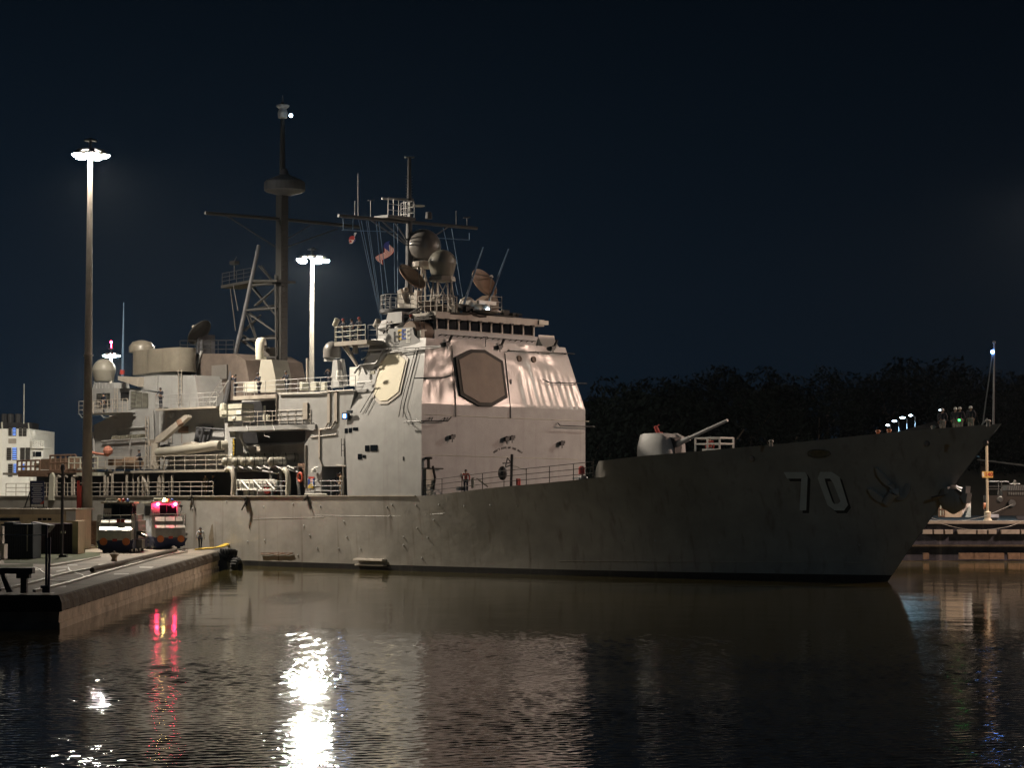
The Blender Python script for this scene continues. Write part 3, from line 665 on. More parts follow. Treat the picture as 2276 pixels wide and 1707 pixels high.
# recess contents
b = MB()
for x in (556, 562, 588): b.tube([Y(x, 936, -6.8), Y(x, 902, -6.8)], .1, 8)
for x in (588, 596): b.tube([Y(x, 935, -7.6), Y(x, 921, -7.6)], .13, 8)
part(b, 'pipe_stack', M['pale'], mid)
b = MB(); sbox(b, 519, 890, 612, 942, -5.45, .1); sbox(b, 508, 955, 676, 987, -5.42, .1);  # black sheets standing in for the shade under both platforms
for q in b.islands(): part(q, 'recess_shade', M['black'], mid)
# ------------------------------------------------------------------ close-in weapon, small radome, roof fittings
b = MB(); cz = Y(585, 872, -5.2)
b.prism([Y(x, y, -6.0) for x, y in [(574, 872), (612, 872), (612, 838), (604, 799), (580, 799), (574, 838)]], (0, 1.6, 0)); ci = part(b, 'gun_mount_base', M['dome'])
b = MB(); c = Y(580, 799, -5.4); b.lathe(c, [(.42, 0), (.44, .7), (.44, 1.25), (.40, 1.5), (.28, 1.68), (.05, 1.74)], 20); part(b, 'gun_mount_dome', M['pale'], smooth=True)
b = MB(); q = Y(590, 775, -6.0); b.tube([q, q + Vector((.65, -.5, .1))], .14, 8); b.bx(q + Vector((-.2, 0, -.6)), q + Vector((.5, .6, .1))); b.tube([q + Vector((.2, -.1, .15)), q + Vector((1.1, -.7, .25))], .05, 6); part(b, 'rotary_gun', M['gasket'])
b = MB(); sbox(b, 541, 845, 605, 872, -5.6, 1.2); sbox(b, 666, 848, 672, 868, -6.8, .6); sbox(b, 690, 848, 702, 868, -6.8, .6); sbox(b, 708, 849, 722, 868, -6.6, .6); part(b, 'deck_locker', M['pale'], mid)
b = MB(); sbox(b, 777, 815, 797, 858, -6.4, 1.0); part(b, 'locker_white', M['white'], mid)
b = MB(); b.lathe(Y(754, 844, -7.6), [(.26, 0), (.2, .7), (.05, .72)], 14); part(b, 'cone_vent', M['white'], mid)
b = MB(); b.tube([Y(683, 868, -6), Y(683, 796, -6)], .09, 8); part(b, 'short_mast', M['tan'], mid)
b = MB(); b.lathe(Y(738, 796, -5), [(.62, 0), (.68, .05), (.68, .55), (.62, .85), (.45, 1.12), (.22, 1.25), (.03, 1.28)], 22); part(b, 'small_radome', M['ddome'], smooth=True)
b = MB(); sprism(b, [(734, 862), (740, 800), (749, 800), (754, 860)], -5.4, .3); sprism(b, [(752, 862), (750, 800), (759, 798), (768, 858)], -5.1, .3); sbox(b, 720, 796, 732, 803, -5.3, .5); part(b, 'radome_pedestal', M['grey'])
# bridge wing lookout platform
WPZ = Y(760, 760, -8.3).z; wx0, wx1 = Y(750, 760, -8.3).x, Y(822, 760, -8.3).x
b = MB(); b.bx((wx0, -8.6, WPZ - .3), (wx1, -6.2, WPZ)); b.tube([Y(764, 770, -7.8), Y(795, 815, -7.8)], .1, 6); b.tube([Y(770, 768, -8.2), Y(800, 822, -8.0)], .1, 6); b.bx(Y(784, 786, -8), Y(796, 768, -7.7)); b.tube([Y(776, 790, -8), Y(792, 770, -8)], .06, 5); part(b, 'lookout_platform', M['tan'])
b = MB(); b.rail([(wx0, -6.3, WPZ), (wx0, -8.55, WPZ), (wx1 - .2, -8.55, WPZ)], 1.1, .8, .026); part(b, 'railing', M['pale'])
b = MB(); b.rail([Y(818, 757, -7.6), Y(858, 755, -7.2)], 1.15, .7, .026); part(b, 'railing', M['grey'])
b = MB(); q = Y(747, 728, -8.2); b.tube([q + Vector((0, 0, -1)), q + Vector((0, 0, .1))], .05, 6); b.lathe(q + Vector((0, 0, .4)), [(.05, -.4), (.2, -.3), (.22, .25), (.05, .3)], 12, Matrix.Rotation(R(35), 4, 'Y')); part(b, 'signal_lamp', M['pale'])
b = MB(); q = Y(838, 718, -7.2); b.lathe(q, [(.05, -.4), (.22, -.3), (.24, .25), (.05, .3)], 12, Matrix.Rotation(R(40), 4, 'Y')); b.tube([q, q + Vector((0, 0, -.9))], .06, 6); part(b, 'signal_lamp', M['tan'])
# ------------------------------------------------------------------ top of the deckhouse
zr = zt + .06
b = MB(); b.prism([(ub - 4.6, -4.6, zw1 - .1), (ub - 4.6, 4.6, zw1 - .1), (ub - 9.5, 2.6, zw1 - .1), (ub - 9.5, -2.6, zw1 - .1)], (0, 0, zt - zw1 + .1)); b.bx((ub - 9.5, -2.4, z2 - .3), (ub - 4.6, 2.4, zw1 - .1))
sprism(b, [(856, 722), (862, 695), (893, 692), (893, 716)], -6.2, 1.5); part(b, 'after_bridge_house', M['grey'])
b = MB()
for pts in ([(852, 741), (862, 722), (900, 714), (960, 708)], [(858, 735), (890, 717), (964, 700)], [(880, 700), (900, 700), (940, 690)], [(905, 700), (935, 683)]): b.tube([Y(x, y, -5.9) for x, y in pts], .07, 6)
for i in range(7): sbox(b, 868 + i * 13, 709 - i * 1.5, 875 + i * 13, 718 - i * 1.8, -5.95, .4)
part(b, 'signal_gear', M['gasket'])
# director platforms and illuminator dishes
M['rusty'] = mat('rusty_brown_dish', (.27, .17, .11), .6, var=.25, scale=1.5, streak=.3)
def dish(c, n, r, name, parent, feed=True, m='rusty'):
    n = Vector(n).normalized(); q = n.to_track_quat('Z', 'Y').to_matrix().to_4x4()
    b = MB(); k = 8; pr = [(max(.02, r * i / k), .24 * r * (i / k) ** 2) for i in range(k + 1)]
    pr2 = [(r * 1.03, .24 * r - .02)] + [(max(.02, r * i / k), .24 * r * (i / k) ** 2 - .09) for i in range(k, -1, -1)]
    vs = pr + pr2; b.lathe(c, vs, 30, q); d = part(b, name, M[m], parent, smooth=True)
    if feed:
        f = MB(); top = Vector(c) + n * r * .85
        for t in (.4, 2.5, 4.6): f.tube([Vector(c) + q @ Vector((r * math.cos(t), r * math.sin(t), .24 * r)), top], .035, 5)
        f.lathe(top, [(.04, -.12), (.13, -.1), (.13, .1), (.04, .12)], 10, q); part(f, 'dish_feed', M['tan'], d)
    return d
b = MB(); c1 = Y(889, 690, -4.6); b.lathe(c1 + Vector((0, 0, -.25)), [(1.35, 0), (1.5, .05), (1.5, .25), (1.45, .3)], 28); dpl = part(b, 'director_platform', M['dark'])
b = MB(); pr = [c1 + Vector((1.42 * math.cos(t), 1.42 * math.sin(t), .05)) for t in [R(150 + 20 * i) for i in range(12)]]; b.rail(pr, 1.05, .9, .024); part(b, 'railing', M['grey'])
dish(Y(912, 619, -4.2), (.75, .12, .64), 1.18, 'illuminator_dish', None)
b = MB(); sprism(b, [(884, 684), (883, 646), (890, 642), (897, 668), (903, 676), (917, 676), (921, 644), (927, 646), (926, 684)], -4.5, .5); b.ball(Y(902, 644, -4.4), .22, 10, 6); sprism(b, [(893, 650), (921, 650), (917, 680), (893, 680)], -4.2, .5); part(b, 'director_yoke', M['tan'])
dish(U(1072, 632, -3.6), (.86, .08, .50), 1.2, 'illuminator_dish', None)
b = MB(); cdir = U(1099, 688, -3.4)
b.prism([U(x, y, -3.6) for x, y in [(1060, 690), (1078, 664), (1090, 656), (1104, 658), (1109, 672), (1108, 694), (1060, 694)]], (-.9, 0, 0)); part(b, 'director_yoke', M['array2'])
b = MB(); b.bx(U(1046, 700, -2.6), U(1062, 672, -3.6)); b.lathe(U(1038, 676, -3.6), [(.62, -.5), (.62, 0), (.5, .35), (.25, .5), (.02, .55)], 16); b.bx(U(1015, 695, -3.4), U(1040, 680, -4.4)); part(b, 'roof_equipment', M['tan'])
b = MB(); a, c = U(1062, 673, -2.0), U(1100, 673, -2.0); b.bx((-2.1, a.y, a.z - .08), (-1.85, c.y, c.z + .08)); q = U(1081, 680, -2.0); b.lathe(q, [(.28, -.2), (.28, .0), (.15, .2)], 12); b.tube([q + Vector((0, 0, -.8)), q], .1, 8); part(b, 'navigation_radar', M['white'])
b = MB(); q = U(1084, 688, -1.75); b.ball(q, .12, 10, 6); part(b, 'roof_lamp_lens', M['lampc'])
b = MB(); b.lathe(U(1081, 694, -1.9), [(1.0, -.06), (1.1, -.02), (1.1, .08), (1.0, .1)], 24); part(b, 'lamp_platform', M['tan'])
b = MB(); b.rail([U(1091, 694, -2.1), U(1115, 696, -2.1), U(1115, 694, -5)], 1.2, 1.2, .03); part(b, 'railing', M['tan'])
b = MB()
b.rail([Y(930, 693, -4.6), Y(985, 690, -4.6) , U(1010, 692, -2.0)], 1.15, .6, .024); b.rail([U(984, 694, -1.9), U(1016, 695, -1.9)], 1.15, .55, .024); part(b, 'railing', M['tan'])
b = MB(); b.ladder(U(1012, 695, -1.85), U(1010, 660, -1.85), .4, (0, 1, 0)); part(b, 'ladder', M['tan'])
b = MB()
for x0, y0, x1, y1, u_ in ((1026, 690, 1034, 678, -2.4), (1036, 692, 1046, 682, -2.2), (1052, 694, 1058, 688, -2.0), (1120, 700, 1124, 690, -2.2), (1140, 703, 1145, 697, -2.0), (945, 690, 965, 672, -4), (965, 692, 985, 676, -5)): b.bx(U(x0, y0, u_), U(x1, y1, u_ - .4))
for pts in ([(1000, 696), (1030, 698), (1052, 697), (1090, 700), (1140, 704)], [(1042, 692), (1052, 700), (1066, 704), (1080, 703)]): b.tube([U(x, y, -1.75) for x, y in pts], .09, 6)
for x in (1152, 1158): b.tube([U(x, 706, -1.9), U(x, 698, -1.9)], .04, 5)
b.tube([U(1148, 699, -1.9), U(1160, 699, -1.9)], .05, 5)
part(b, 'roof_equipment', M['gasket'])
# radomes on lattice stands
cR = Y(941, 548, .2); rR = 39.5 / F * wor(cR).y
b = MB(); pr = [(rR * .78, -rR * .95)] + [(max(.02, rR * math.cos(a)), rR * math.sin(a)) for a in [R(-52 + 142 * i / 12) for i in range(13)]]; b.lathe(cR, pr, 32); part(b, 'big_radome', M['ddome'], smooth=True)
b = MB(); b.lathe(cR + Vector((0, 0, -rR - .3)), [(1.05, 0), (1.15, .05), (1.15, .42), (1.0, .46)], 24)
for t in range(4):
    q = cR + Vector((1.0 * math.cos(t * 1.57 + .7), 1.0 * math.sin(t * 1.57 + .7), -rR - .2)); g2 = Vector((cR.x + 1.35 * math.cos(t * 1.57 + .7), cR.y + 1.35 * math.sin(t * 1.57 + .7), zt)); b.tube([q, g2], .07, 6)
    t2 = t + 1; g3 = Vector((cR.x + 1.35 * math.cos(t2 * 1.57 + .7), cR.y + 1.35 * math.sin(t2 * 1.57 + .7), zt)); b.tube([q, g3.lerp(q, .1)], .045, 5)
part(b, 'radome_stand', M['tan'])
c2 = U(983, 586, -4.2); r2 = 31.5 / F * wor(c2).y
b = MB(); pr = [(r2 * .74, -r2 * .92), (r2 * .76, -r2 * .9), (r2 * .98, -.05)] + [(max(.02, r2 * math.cos(a)), r2 * math.sin(a)) for a in [R(90 * i / 9) for i in range(10)]]; b.lathe(c2, pr, 32); part(b, 'pale_radome', M['dome'], smooth=True)
b = MB(); b.lathe(c2 + Vector((0, 0, -r2 * .92 - .36)), [(.95, 0), (1.0, .03), (.95, .3), (.9, .36)], 8)
for t in range(4):
    d1 = Vector((math.cos(t * 1.57 + .3), math.sin(t * 1.57 + .3), 0)); d2 = Vector((math.cos(t * 1.57 + 1.87), math.sin(t * 1.57 + 1.87), 0)); q = c2 + d1 * .75 + Vector((0, 0, -r2 * .92 - .3)); f_ = Vector((c2.x, c2.y, zt)) + d1 * 1.15
    b.tube([q, f_], .065, 6); b.tube([q, Vector((c2.x, c2.y, zt)) + d2 * 1.1], .04, 5); b.tube([q.lerp(f_, .5), (c2 + d2 * .75 + Vector((0, 0, -r2 * .92 - .3))).lerp(Vector((c2.x, c2.y, zt)) + d2 * 1.15, .5)], .04, 5)
part(b, 'radome_stand', M['tan'])
# whip aerials
for x0, y0, x1, y1, m_ in ((1028, 684, 1074, 549, 0), (1088, 668, 1130, 553, 0)):
    b = MB(); b.tube([U(x0, y0, -2.6), U(x1, y1, -2.6)], .10, 6, r1=.045); b.tube([U(x0, y0, -2.6), U(x0 - 4, y0 + 12, -2.6)], .1, 6); part(b, 'whip_aerial', M['halyard'])
# ------------------------------------------------------------------ fore mast
M['foremast'] = mat('dull_mast_paint', (.075, .075, .08), .6, var=.2)
b = MB(); um = -9.6
m0 = U(911, 690, um); m1 = U(909.5, 486, um); m2 = U(909, 350, um)
b.tube([Vector((um, m1.y, zt)), Vector((um, m1.y, m1.z))], .34, 12, r1=.24); b.tube([Vector((um, m1.y, m1.z)), Vector((um, m1.y, m2.z))], .2, 10, r1=.13)
for i in range(14): zz = m1.z + .4 + i * .22; b.tube([(um, m1.y - .35, zz), (um, m1.y + .35, zz)], .025, 4)
fm = part(b, 'fore_mast', M['foremast'])
ya = U(752, 479, um); yb_ = U(1060, 507, um)
b = MB(); b.tube([Vector((um, ya.y, ya.z)), Vector((um, (ya.y + yb_.y) / 2, (ya.z + yb_.z) / 2)), Vector((um, yb_.y, yb_.z))], .13, 8)
b.bx(U(760, 481, um) , U(1056, 505, um + .3)) if False else None
for x, y in ((790, 515), (860, 530)): b.tube([U(822 if x < 800 else 845, 487, um), U(905, 545 if x < 800 else 540, um)], .06, 5)
b.tube([U(1000, 502, um), U(965, 525, um)], .06, 5); b.tube([U(875, 490, um), U(905, 535, um)], .06, 5)
part(b, 'fore_yard', M['foremast'], fm)
b = MB()
for x0, y0, y1 in ((796, 482, 385), (789, 480, 446), (824, 484, 445), (1014, 500, 468), (1038, 503, 482)): b.tube([U(x0, y0, um), U(x0, y1, um)], .04, 5)
b.tube([U(818, 445, um), U(832, 445, um)], .04, 5); b.tube([U(1030, 484, um), U(1045, 482, um)], .06, 5); b.lathe(U(953, 486, um), [(.28, 0), (.24, .5), (.05, .55)], 12)
part(b, 'yard_aerial', M['foremast'], fm)
b = MB()
pts = [U(763, 482, um), U(763, 509, um), U(806, 513, um)]; b.tube(pts, .04, 5); b.tube([U(785, 482, um), U(784, 511, um)], .035, 5); b.tube([U(760, 511, um), U(880, 515, um)], .03, 5); b.tube([U(975, 529, um), U(1043, 533, um), U(1043, 517, um)], .04, 5); part(b, 'under_yard_bar', M['halyard'], fm)
b = MB(); pz = U(875, 484, um); b.bx((um - .8, U(847, 484, um).y, pz.z - .12), (um + .8, U(908, 484, um).y, pz.z + .08)); part(b, 'mast_platform', M['foremast'], fm)
b = MB(); b.rail([(um + .75, U(848, 484, um).y, pz.z), (um + .75, U(906, 484, um).y, pz.z), (um - .75, U(906, 484, um).y, pz.z)], 1.35, .55, .028); b.tube([U(849, 441, um), U(918, 443, um)], .09, 6); part(b, 'railing', M['grey'], fm)
b = MB(); b.tube([U(900, 349, um), U(920, 349, um)], .07, 6); b.lathe(U(930, 458, um), [(.5, 0), (.5, .06), (.1, .12)], 14); b.tube([U(910, 452, um), U(935, 458, um)], .05, 5); part(b, 'mast_head_aerial', M['grey'], fm)
# signal halyards
HAL = []
for xt, xb, yb2 in ((797, 842, 694), (803, 844, 700), (814, 846, 706), (818, 849, 712), (836, 856, 700), (842, 862, 650), (875, 878, 650), (884, 884, 648), (985, 1018, 655), (1004, 1028, 660)):
    b = MB(); b.tube([U(xt, 489 + (xt - 797) * .09, um), U(xb, yb2, um + 2)], .03, 5); part(b, 'signal_halyard', M['halyard'], fm)
# ------------------------------------------------------------------ main mast
xm = Y(625, 840, 0).x
ZT = lambda y: Y(625, y, 0).z
b = MB(); c = Y(624, 860, 0)
b.bx((xm - .36, -.36, 5.4), (xm + .36, .36, ZT(430)))
mast = part(b, 'main_mast', M['mast'])
b = MB(); b.tube([(xm, 0, ZT(430)), (xm, 0, ZT(395))], .45, 10, r1=.3); b.tube([(xm, 0, ZT(400)), (xm, 0, ZT(228))], .26, 10, r1=.14); part(b, 'top_mast', M['mast'], mast)
b = MB(); b.lathe((xm + .3, 0, ZT(427)), [(.5, -.3), (1.55, 0), (1.68, .1), (1.68, .75), (1.55, .9), (.4, 1.4), (.2, 1.9)], 28); part(b, 'crow_platform', M['dark'], mast)
b = MB(); b.lathe((xm, 0, ZT(262)), [(.1, -.1), (.38, 0), (.42, .4), (.30, .75), (.55, .95), (.55, 1.05), (.1, 1.1)], 16); b.tube([(xm, 0, ZT(228)), (xm, 0, ZT(212))], .03, 5); part(b, 'mast_head_aerial', M['grey'], mast)
b = MB(); q = Y(646.5, 256, -.3); b.ball(q, .16, 10, 6); part(b, 'mast_head_lamp', M['lampc'], mast); MLAMP = q
def LP(x, y, yy=0): return Y(x, y, yy)
b = MB()
for s in (-2.4, 2.4):
    top = LP(575, 545, s * .25); bot = LP(500, 897, -3 if s < 0 else 1.5); b.tube([bot, LP(541, 707, s * .6), top], .22, 8, r1=.16)
part(b, 'mast_leg', M['foremast'], mast)
b = MB()
lv = [(521, 800), (535, 757), (547, 690), (561, 634)]
for x, y in lv: b.tube([LP(x, y, -1.6), (xm, -.4, LP(x, y, -1.6).z + .1)], .10, 6); b.tube([LP(x, y, 1.6), (xm, .4, LP(x, y, 1.6).z + .1)], .09, 6); b.tube([LP(x, y, -1.6), LP(x, y, 1.6)], .08, 6)
for (x0, y0), (x1, y1) in (((536, 757), (615, 815)), ((549, 695), (614, 740)), ((540, 735), (580, 700)), ((560, 640), (612, 700)), ((535, 745), (613, 790)), ((549, 700), (585, 800)), ((521, 825), (560, 860)), ((575, 590), (612, 632)), ((565, 680), (612, 640))): b.tube([LP(x0, y0, -1.3), LP(x1, y1, -.5)], .075, 6); b.tube([LP(x0 + 6, y0, 1.3), LP(x1, y1, .5)], .07, 6)
b.tube([LP(614, 860, -.6), LP(612, 610, -.6)], .09, 6)
b.tube([LP(524, 735, .5), LP(512, 640, .5)], .06, 6); b.tube([LP(529, 690, -1), LP(519, 635, -1)], .05, 6)
part(b, 'mast_bracing', M['mast'], mast)
b = MB()
a = LP(491, 637, 0); b.prism([LP(491, 640, -1), LP(491, 634, -1), LP(560, 621, -1), LP(615, 621, -1), LP(615, 626, -1), (LP(560, 627, -1))], (0, 2.0, 0)); b.rail([LP(494, 634, -.9), LP(558, 622, -.9)], 1.0, .9, .025)
b.tube([LP(521, 620, 0), LP(521, 590, 0)], .06, 6); b.bx(LP(510, 588, -.3), LP(532, 580, .2)); b.tube([LP(521, 580, 0), LP(526, 570, 0)], .04, 5); part(b, 'mast_platform', M['mast'], mast)
b = MB()
za = lambda x, y: U(x, y, xm)
yl, yr = za(456, 473), za(800, 504); b.tube([yl, Vector((xm, 0, (yl.z + yr.z) / 2 + .05)), yr], .14, 8)
b.tube([za(505, 480), za(615, 550)], .06, 5); b.tube([za(750, 508), za(640, 548)], .06, 5); b.tube([za(690, 500), za(640, 530)], .05, 5)
part(b, 'main_yard', M['mast'], mast)
b = MB()
for i in range(46): zz = 12 + i * .42; b.tube([(xm + .36, -.22, zz), (xm + .46, -.22, zz), (xm + .46, .22, zz), (xm + .36, .22, zz)], .025, 4)
part(b, 'mast_rungs', M['gasket'], mast)
# ------------------------------------------------------------------ after deckhouse, funnels
b = MB(); sprism(b, [(208, 1043), (208, 945), (263, 918), (300, 909), (345, 908), (345, 1043)], -6.6, 12); aftd = part(b, 'after_deckhouse', M['grey'])
b = MB(); sprism(b, [(345, 1043), (345, 905), (480, 908), (498, 915), (498, 1043)], -6.2, 11); part(b, 'stack_house', M['grey'], aftd)
b = MB(); sprism(b, [(498, 1043), (480, 905), (505, 905), (600, 900), (600, 1043)], -5.3, 9); part(b, 'stack_house', M['grey'], aftd)
b = MB(); a, c = Y(172, 921, -7.8), Y(275, 916, -7.8); b.bx((a.x, -7.8, a.z), (c.x, -3, c.z)); b.tube([Y(176, 920, -7.7), Y(182, 928, -7.7), Y(200, 929, -7.5)], .05, 5); b.tube([Y(225, 922, -7.7), Y(230, 928, -7.7), Y(262, 930, -6.7)], .05, 5); part(b, 'side_platform', M['grey'], aftd); z02 = c.z
b = MB(); b.rail([(a.x + .05, -3.2, z02), (a.x + .05, -7.7, z02), (Y(283, 914, -7.7).x, -7.7, z02)], 1.1, .7, .026); part(b, 'railing', M['tan'])
b = MB(); a2_ = Y(345, 909, -7.2); c2_ = Y(480, 906, -7.2); b.bx((a2_.x, -7.2, a2_.z - .15), (c2_.x, -4, a2_.z)); part(b, 'side_platform', M['tan'], aftd)
b = MB(); b.rail([(a2_.x, -7.1, a2_.z), (c2_.x, -7.1, a2_.z)], 1.1, .9, .026); part(b, 'railing', M['grey'])
def louvre(x0, x1, y0, y1, y, n, name='louvre_panel'):
    b = MB(); sbox(b, x0, y0, x1, y1, y, .05); f = part(b, name, M['dark'], aftd)
    b = MB()
    for i in range(n):
        yy = y0 + (y1 - y0) * (i + .2) / n; sbox(b, x0, yy, x1, yy + (y1 - y0) / n * .5, y - .06, .06)
    part(b, 'louvre_slats', M['pale'], aftd)
b = MB(); sprism(b, [(204, 918), (205, 863), (286, 863), (286, 916)], -5.4, 7); sprism(b, [(284, 910), (288, 866), (345, 873), (345, 908)], -5.8, 5); part(b, 'intake_house', M['grey'], aftd)
louvre(214, 244, 873, 905, -5.46, 11); louvre(290, 302, 869, 907, -5.87, 13); louvre(303, 314, 871, 907, -5.87, 13); louvre(316, 328, 873, 907, -5.87, 13)
b = MB(); sbox(b, 268, 872, 285, 890, -5.45, .06); part(b, 'side_window', M['black'], aftd)
b = MB(); sprism(b, [(349, 907), (349, 834), (432, 834), (444, 907)], -5.3, 6.5); part(b, 'funnel_base', M['grey'], aftd)
b = MB(); sprism(b, [(262, 836), (307, 838), (306, 859), (262, 845)], -6.1, 1.2); part(b, 'deck_overhang', M['tan'], aftd)
b = MB(); sprism(b, [(306, 838), (349, 834), (349, 870), (306, 861)], -5.5, 4); part(b, 'funnel_shoulder', M['grey'], aftd)
def stadium(x0, x1, y0, y1, y, dep, name, m):
    b = MB(); a, c = Y(x0, y1, y), Y(x1, y0, y); r = dep / 2; pts = []
    xa, xc = a.x + r, c.x - r
    for i in range(13): t = R(-90 + 180 * i / 12); pts.append((xc + r * math.cos(t), y + r + r * math.sin(t), a.z))
    for i in range(13): t = R(90 + 180 * i / 12); pts.append((xa + r * math.cos(t), y + r + r * math.sin(t), a.z))
    b.prism(pts, (0, 0, c.z - a.z)); return part(b, name, m, aftd, smooth=True)
M['funnel'] = mat('smoky_funnel_paint', (.20, .18, .145), .38, var=.2, streak=.2)
stadium(313, 397, 771, 830, -5.2, 2.4, 'funnel_uptake', M['funnel']); stadium(278, 350, 775, 834, -4.4, 3.2, 'funnel_uptake', M['funnel'])
b = MB(); q = Y(315, 776, -3); b.lathe(q, [(1.1, -.3), (1.1, .2), (.8, .6), (.3, .75), (.02, .78)], 20); part(b, 'funnel_cap', M['funnel'], aftd, smooth=True)
b = MB(); b.ladder(Y(400, 905, -5.4), Y(400, 822, -5.4), .45, (1, 0, 0), .035); b.ladder(Y(376, 985, -6.4), Y(374, 915, -6.4), .6, (1, 0, 0), .04); b.ladder(Y(327, 1040, -6.75), Y(327, 925, -6.75), .4, (1, 0, 0), .04); b.ladder(Y(258, 910, -5.6), Y(258, 862, -5.6), .4, (1, 0, 0)); part(b, 'ladder', M['tan'], aftd)
# fore funnel, dark and further in
b = MB(); sprism(b, [(395, 870), (392, 786), (520, 786), (545, 800), (560, 880), (430, 907)], -2.6, 6); part(b, 'fore_funnel', mat('brown_funnel_paint', (.12, .095, .08), .7, var=.25, streak=.2), aftd)
b = MB(); sprism(b, [(424, 836), (445, 780), (449, 780), (432, 838)], -2.75, .1); part(b, 'funnel_edge_plate', M['grey'], aftd)
b = MB(); b.rail([Y(400, 786, -2.5), Y(520, 786, -2.5)], 1.1, 1.0, .025); part(b, 'railing', M['mast'])
b = MB(); sbox(b, 470, 810, 504, 844, -2.75, .08); part(b, 'grille_board', M['ddome'], aftd)
b = MB(); b.tube([Y(448, 785, -1), Y(447, 752, -1)], .25, 10, r1=.15); b.bx(Y(440, 785, -1.4), Y(475, 745, .4)); part(b, 'director_yoke', M['dark'])
dish(Y(447, 742, -1.2), (-.75, -.2, .6), 1.2, 'illuminator_dish', None, m='mast')
b = MB(); b.ladder(Y(462, 905, -4.5), Y(500, 845, -4.5), .7, (0, 1, 0), .05); part(b, 'inclined_ladder', M['grey'], aftd)
# after radome
cA = Y(231, 848, -4.5); rA = 26 / F * wor(cA).y
b = MB(); pr = [(rA * .80, 0), (rA * .82, .02), (rA * 1.0, .95)] + [(max(.02, rA * math.cos(a)), .95 + rA * math.sin(a)) for a in [R(90 * i / 9) for i in range(10)]]; b.lathe(cA, pr, 28); part(b, 'after_radome', M['dome'], aftd, smooth=True)
b = MB(); sprism(b, [(205, 866), (209, 850), (252, 850), (254, 866)], -5.2, 1.6); b.tube([Y(204, 876, -5.3), Y(211, 850, -5.3)], .09, 6)
for x in range(214, 252, 7): b.tube([Y(x, 865, -5.3), Y(x, 850, -5.3)], .05, 5)
part(b, 'radome_stand', M['grey'], aftd)
b = MB(); b.tube([Y(272, 842, -5), Y(275, 672, -5)], .13, 8, r1=.03); part(b, 'whip_aerial', M['halyard'])
b = MB(); b.tube([Y(271, 832, -5), Y(272, 822, -5)], .2, 8); part(b, 'aerial_base', M['red'], aftd)
# wall fittings on the after house
b = MB()
b.tube([Y(258, 953, -6.7), Y(325, 949, -6.7)], .06, 5); b.tube([Y(226, 981, -6.8), Y(258, 979, -6.8), Y(326, 974, -6.8)], .06, 5); b.tube([Y(290, 975, -6.8), Y(289, 1000, -6.8)], .06, 5); b.tube([Y(340, 912, -6.8), Y(342, 975, -6.8)], .06, 5); b.tube([Y(260, 950, -6.7), Y(256, 975, -6.8)], .05, 5); b.tube([Y(208, 960, -6.7), Y(209, 1015, -6.7)], .1, 6)
sbox(b, 288, 921, 300, 925, -6.75, .2); b.lathe(Y(384, 923, -6.4), [(.25, 0), (.28, .1), (.1, .2)], 12, Matrix.Rotation(R(90), 4, 'X'))
for i in range(4): b.lathe(Y(293, 920 + i * 7, -6.6), [(.16, -.02), (.16, .06)], 10, Matrix.Rotation(R(90), 4, 'X'))
part(b, 'wall_fittings', M['grey'], aftd)
b = MB()
for i in range(12): x = 258 + i * 5.7; b.prism([Y(x, 977 - i * .35, -6.7), Y(x + 2, 969 - i * .35, -6.7), Y(x + 3.2, 969 - i * .35, -6.7), Y(x + 1.2, 977 - i * .35, -6.7)], (0, -.5, 0))
part(b, 'stowed_ladder', M['pale'], aftd)
b = MB(); sbox(b, 396, 947, 418, 962, -6.25, .06); part(b, 'vent_opening', M['rust'], aftd)
b = MB(); sprism(b, [(436, 952), (470, 948), (462, 975), (440, 1000), (430, 985)], -6.4, .3); b.tube([Y(437, 951, -6.6), Y(500, 955, -6.6)], .08, 6); b.tube([Y(452, 950, -6.7), Y(440, 1005, -6.7)], .12, 6); part(b, 'boat_gallows', M['dark'], aftd)
# 01-level walkway along the side
b = MB(); a, c = Y(290, 1052, -8.4), Y(503, 1043, -8.4); b.bx((a.x, -8.4, a.z + .02), (c.x, -5.2, c.z)); ZW = c.z; WX = (a.x, c.x); b.bx((-56, -7.4, ZW - .2), (a.x, -5.2, ZW)); walk = part(b, 'side_walkway', M['tan'])
b = MB(); b.rail([(Y(213, 1041, -8.3).x, -8.3, ZW), (WX[1], -8.3, ZW)], 1.12, 1.35, .028); part(b, 'railing', M['tan'])
b = MB(); b.bx((-54, -5.2, 5.35), (-20.5, 5, ZW)); part(b, 'passage_bulkhead', M['dark'], aftd)  # grey bulkhead coloured dark in place of shade under the walkway
b = MB()
for x in (233, 250, 282, 318, 330, 356, 363, 383): b.tube([Y(x, 1101, -8.2), Y(x, 1056 if x not in (250, 318, 363) else 1052, -8.2)], .11, 8)
for x in (250, 318, 363): b.tube([Y(x, 1058, -8.2), Y(x - 5, 1056, -8.2), Y(x - 10, 1062, -8.2), Y(x - 11, 1101, -8.2)], .10, 8)
b.tube([Y(318, 1060, -8.2), Y(330, 1092, -8.2)], .12, 8); b.tube([Y(296, 1101, -8.2), Y(296, 1050, -8.2)], .06, 6)
part(b, 'davit_posts', M['tan'], walk)
b = MB(); b.tube([Y(x, y, -8.35) for x, y in [(503, 1046), (508, 1042), (514, 1044), (518, 1052), (520, 1068), (518, 1101)]], .2, 10); part(b, 'gooseneck_vent', M['tan'], walk, smooth=True)
b = MB(); b.tube([Y(x, y, -8.35) for x, y in [(630, 1046), (634, 1045), (639, 1052), (641, 1068), (640, 1101)]], .2, 10); part(b, 'gooseneck_vent', M['pale'], walk, smooth=True)
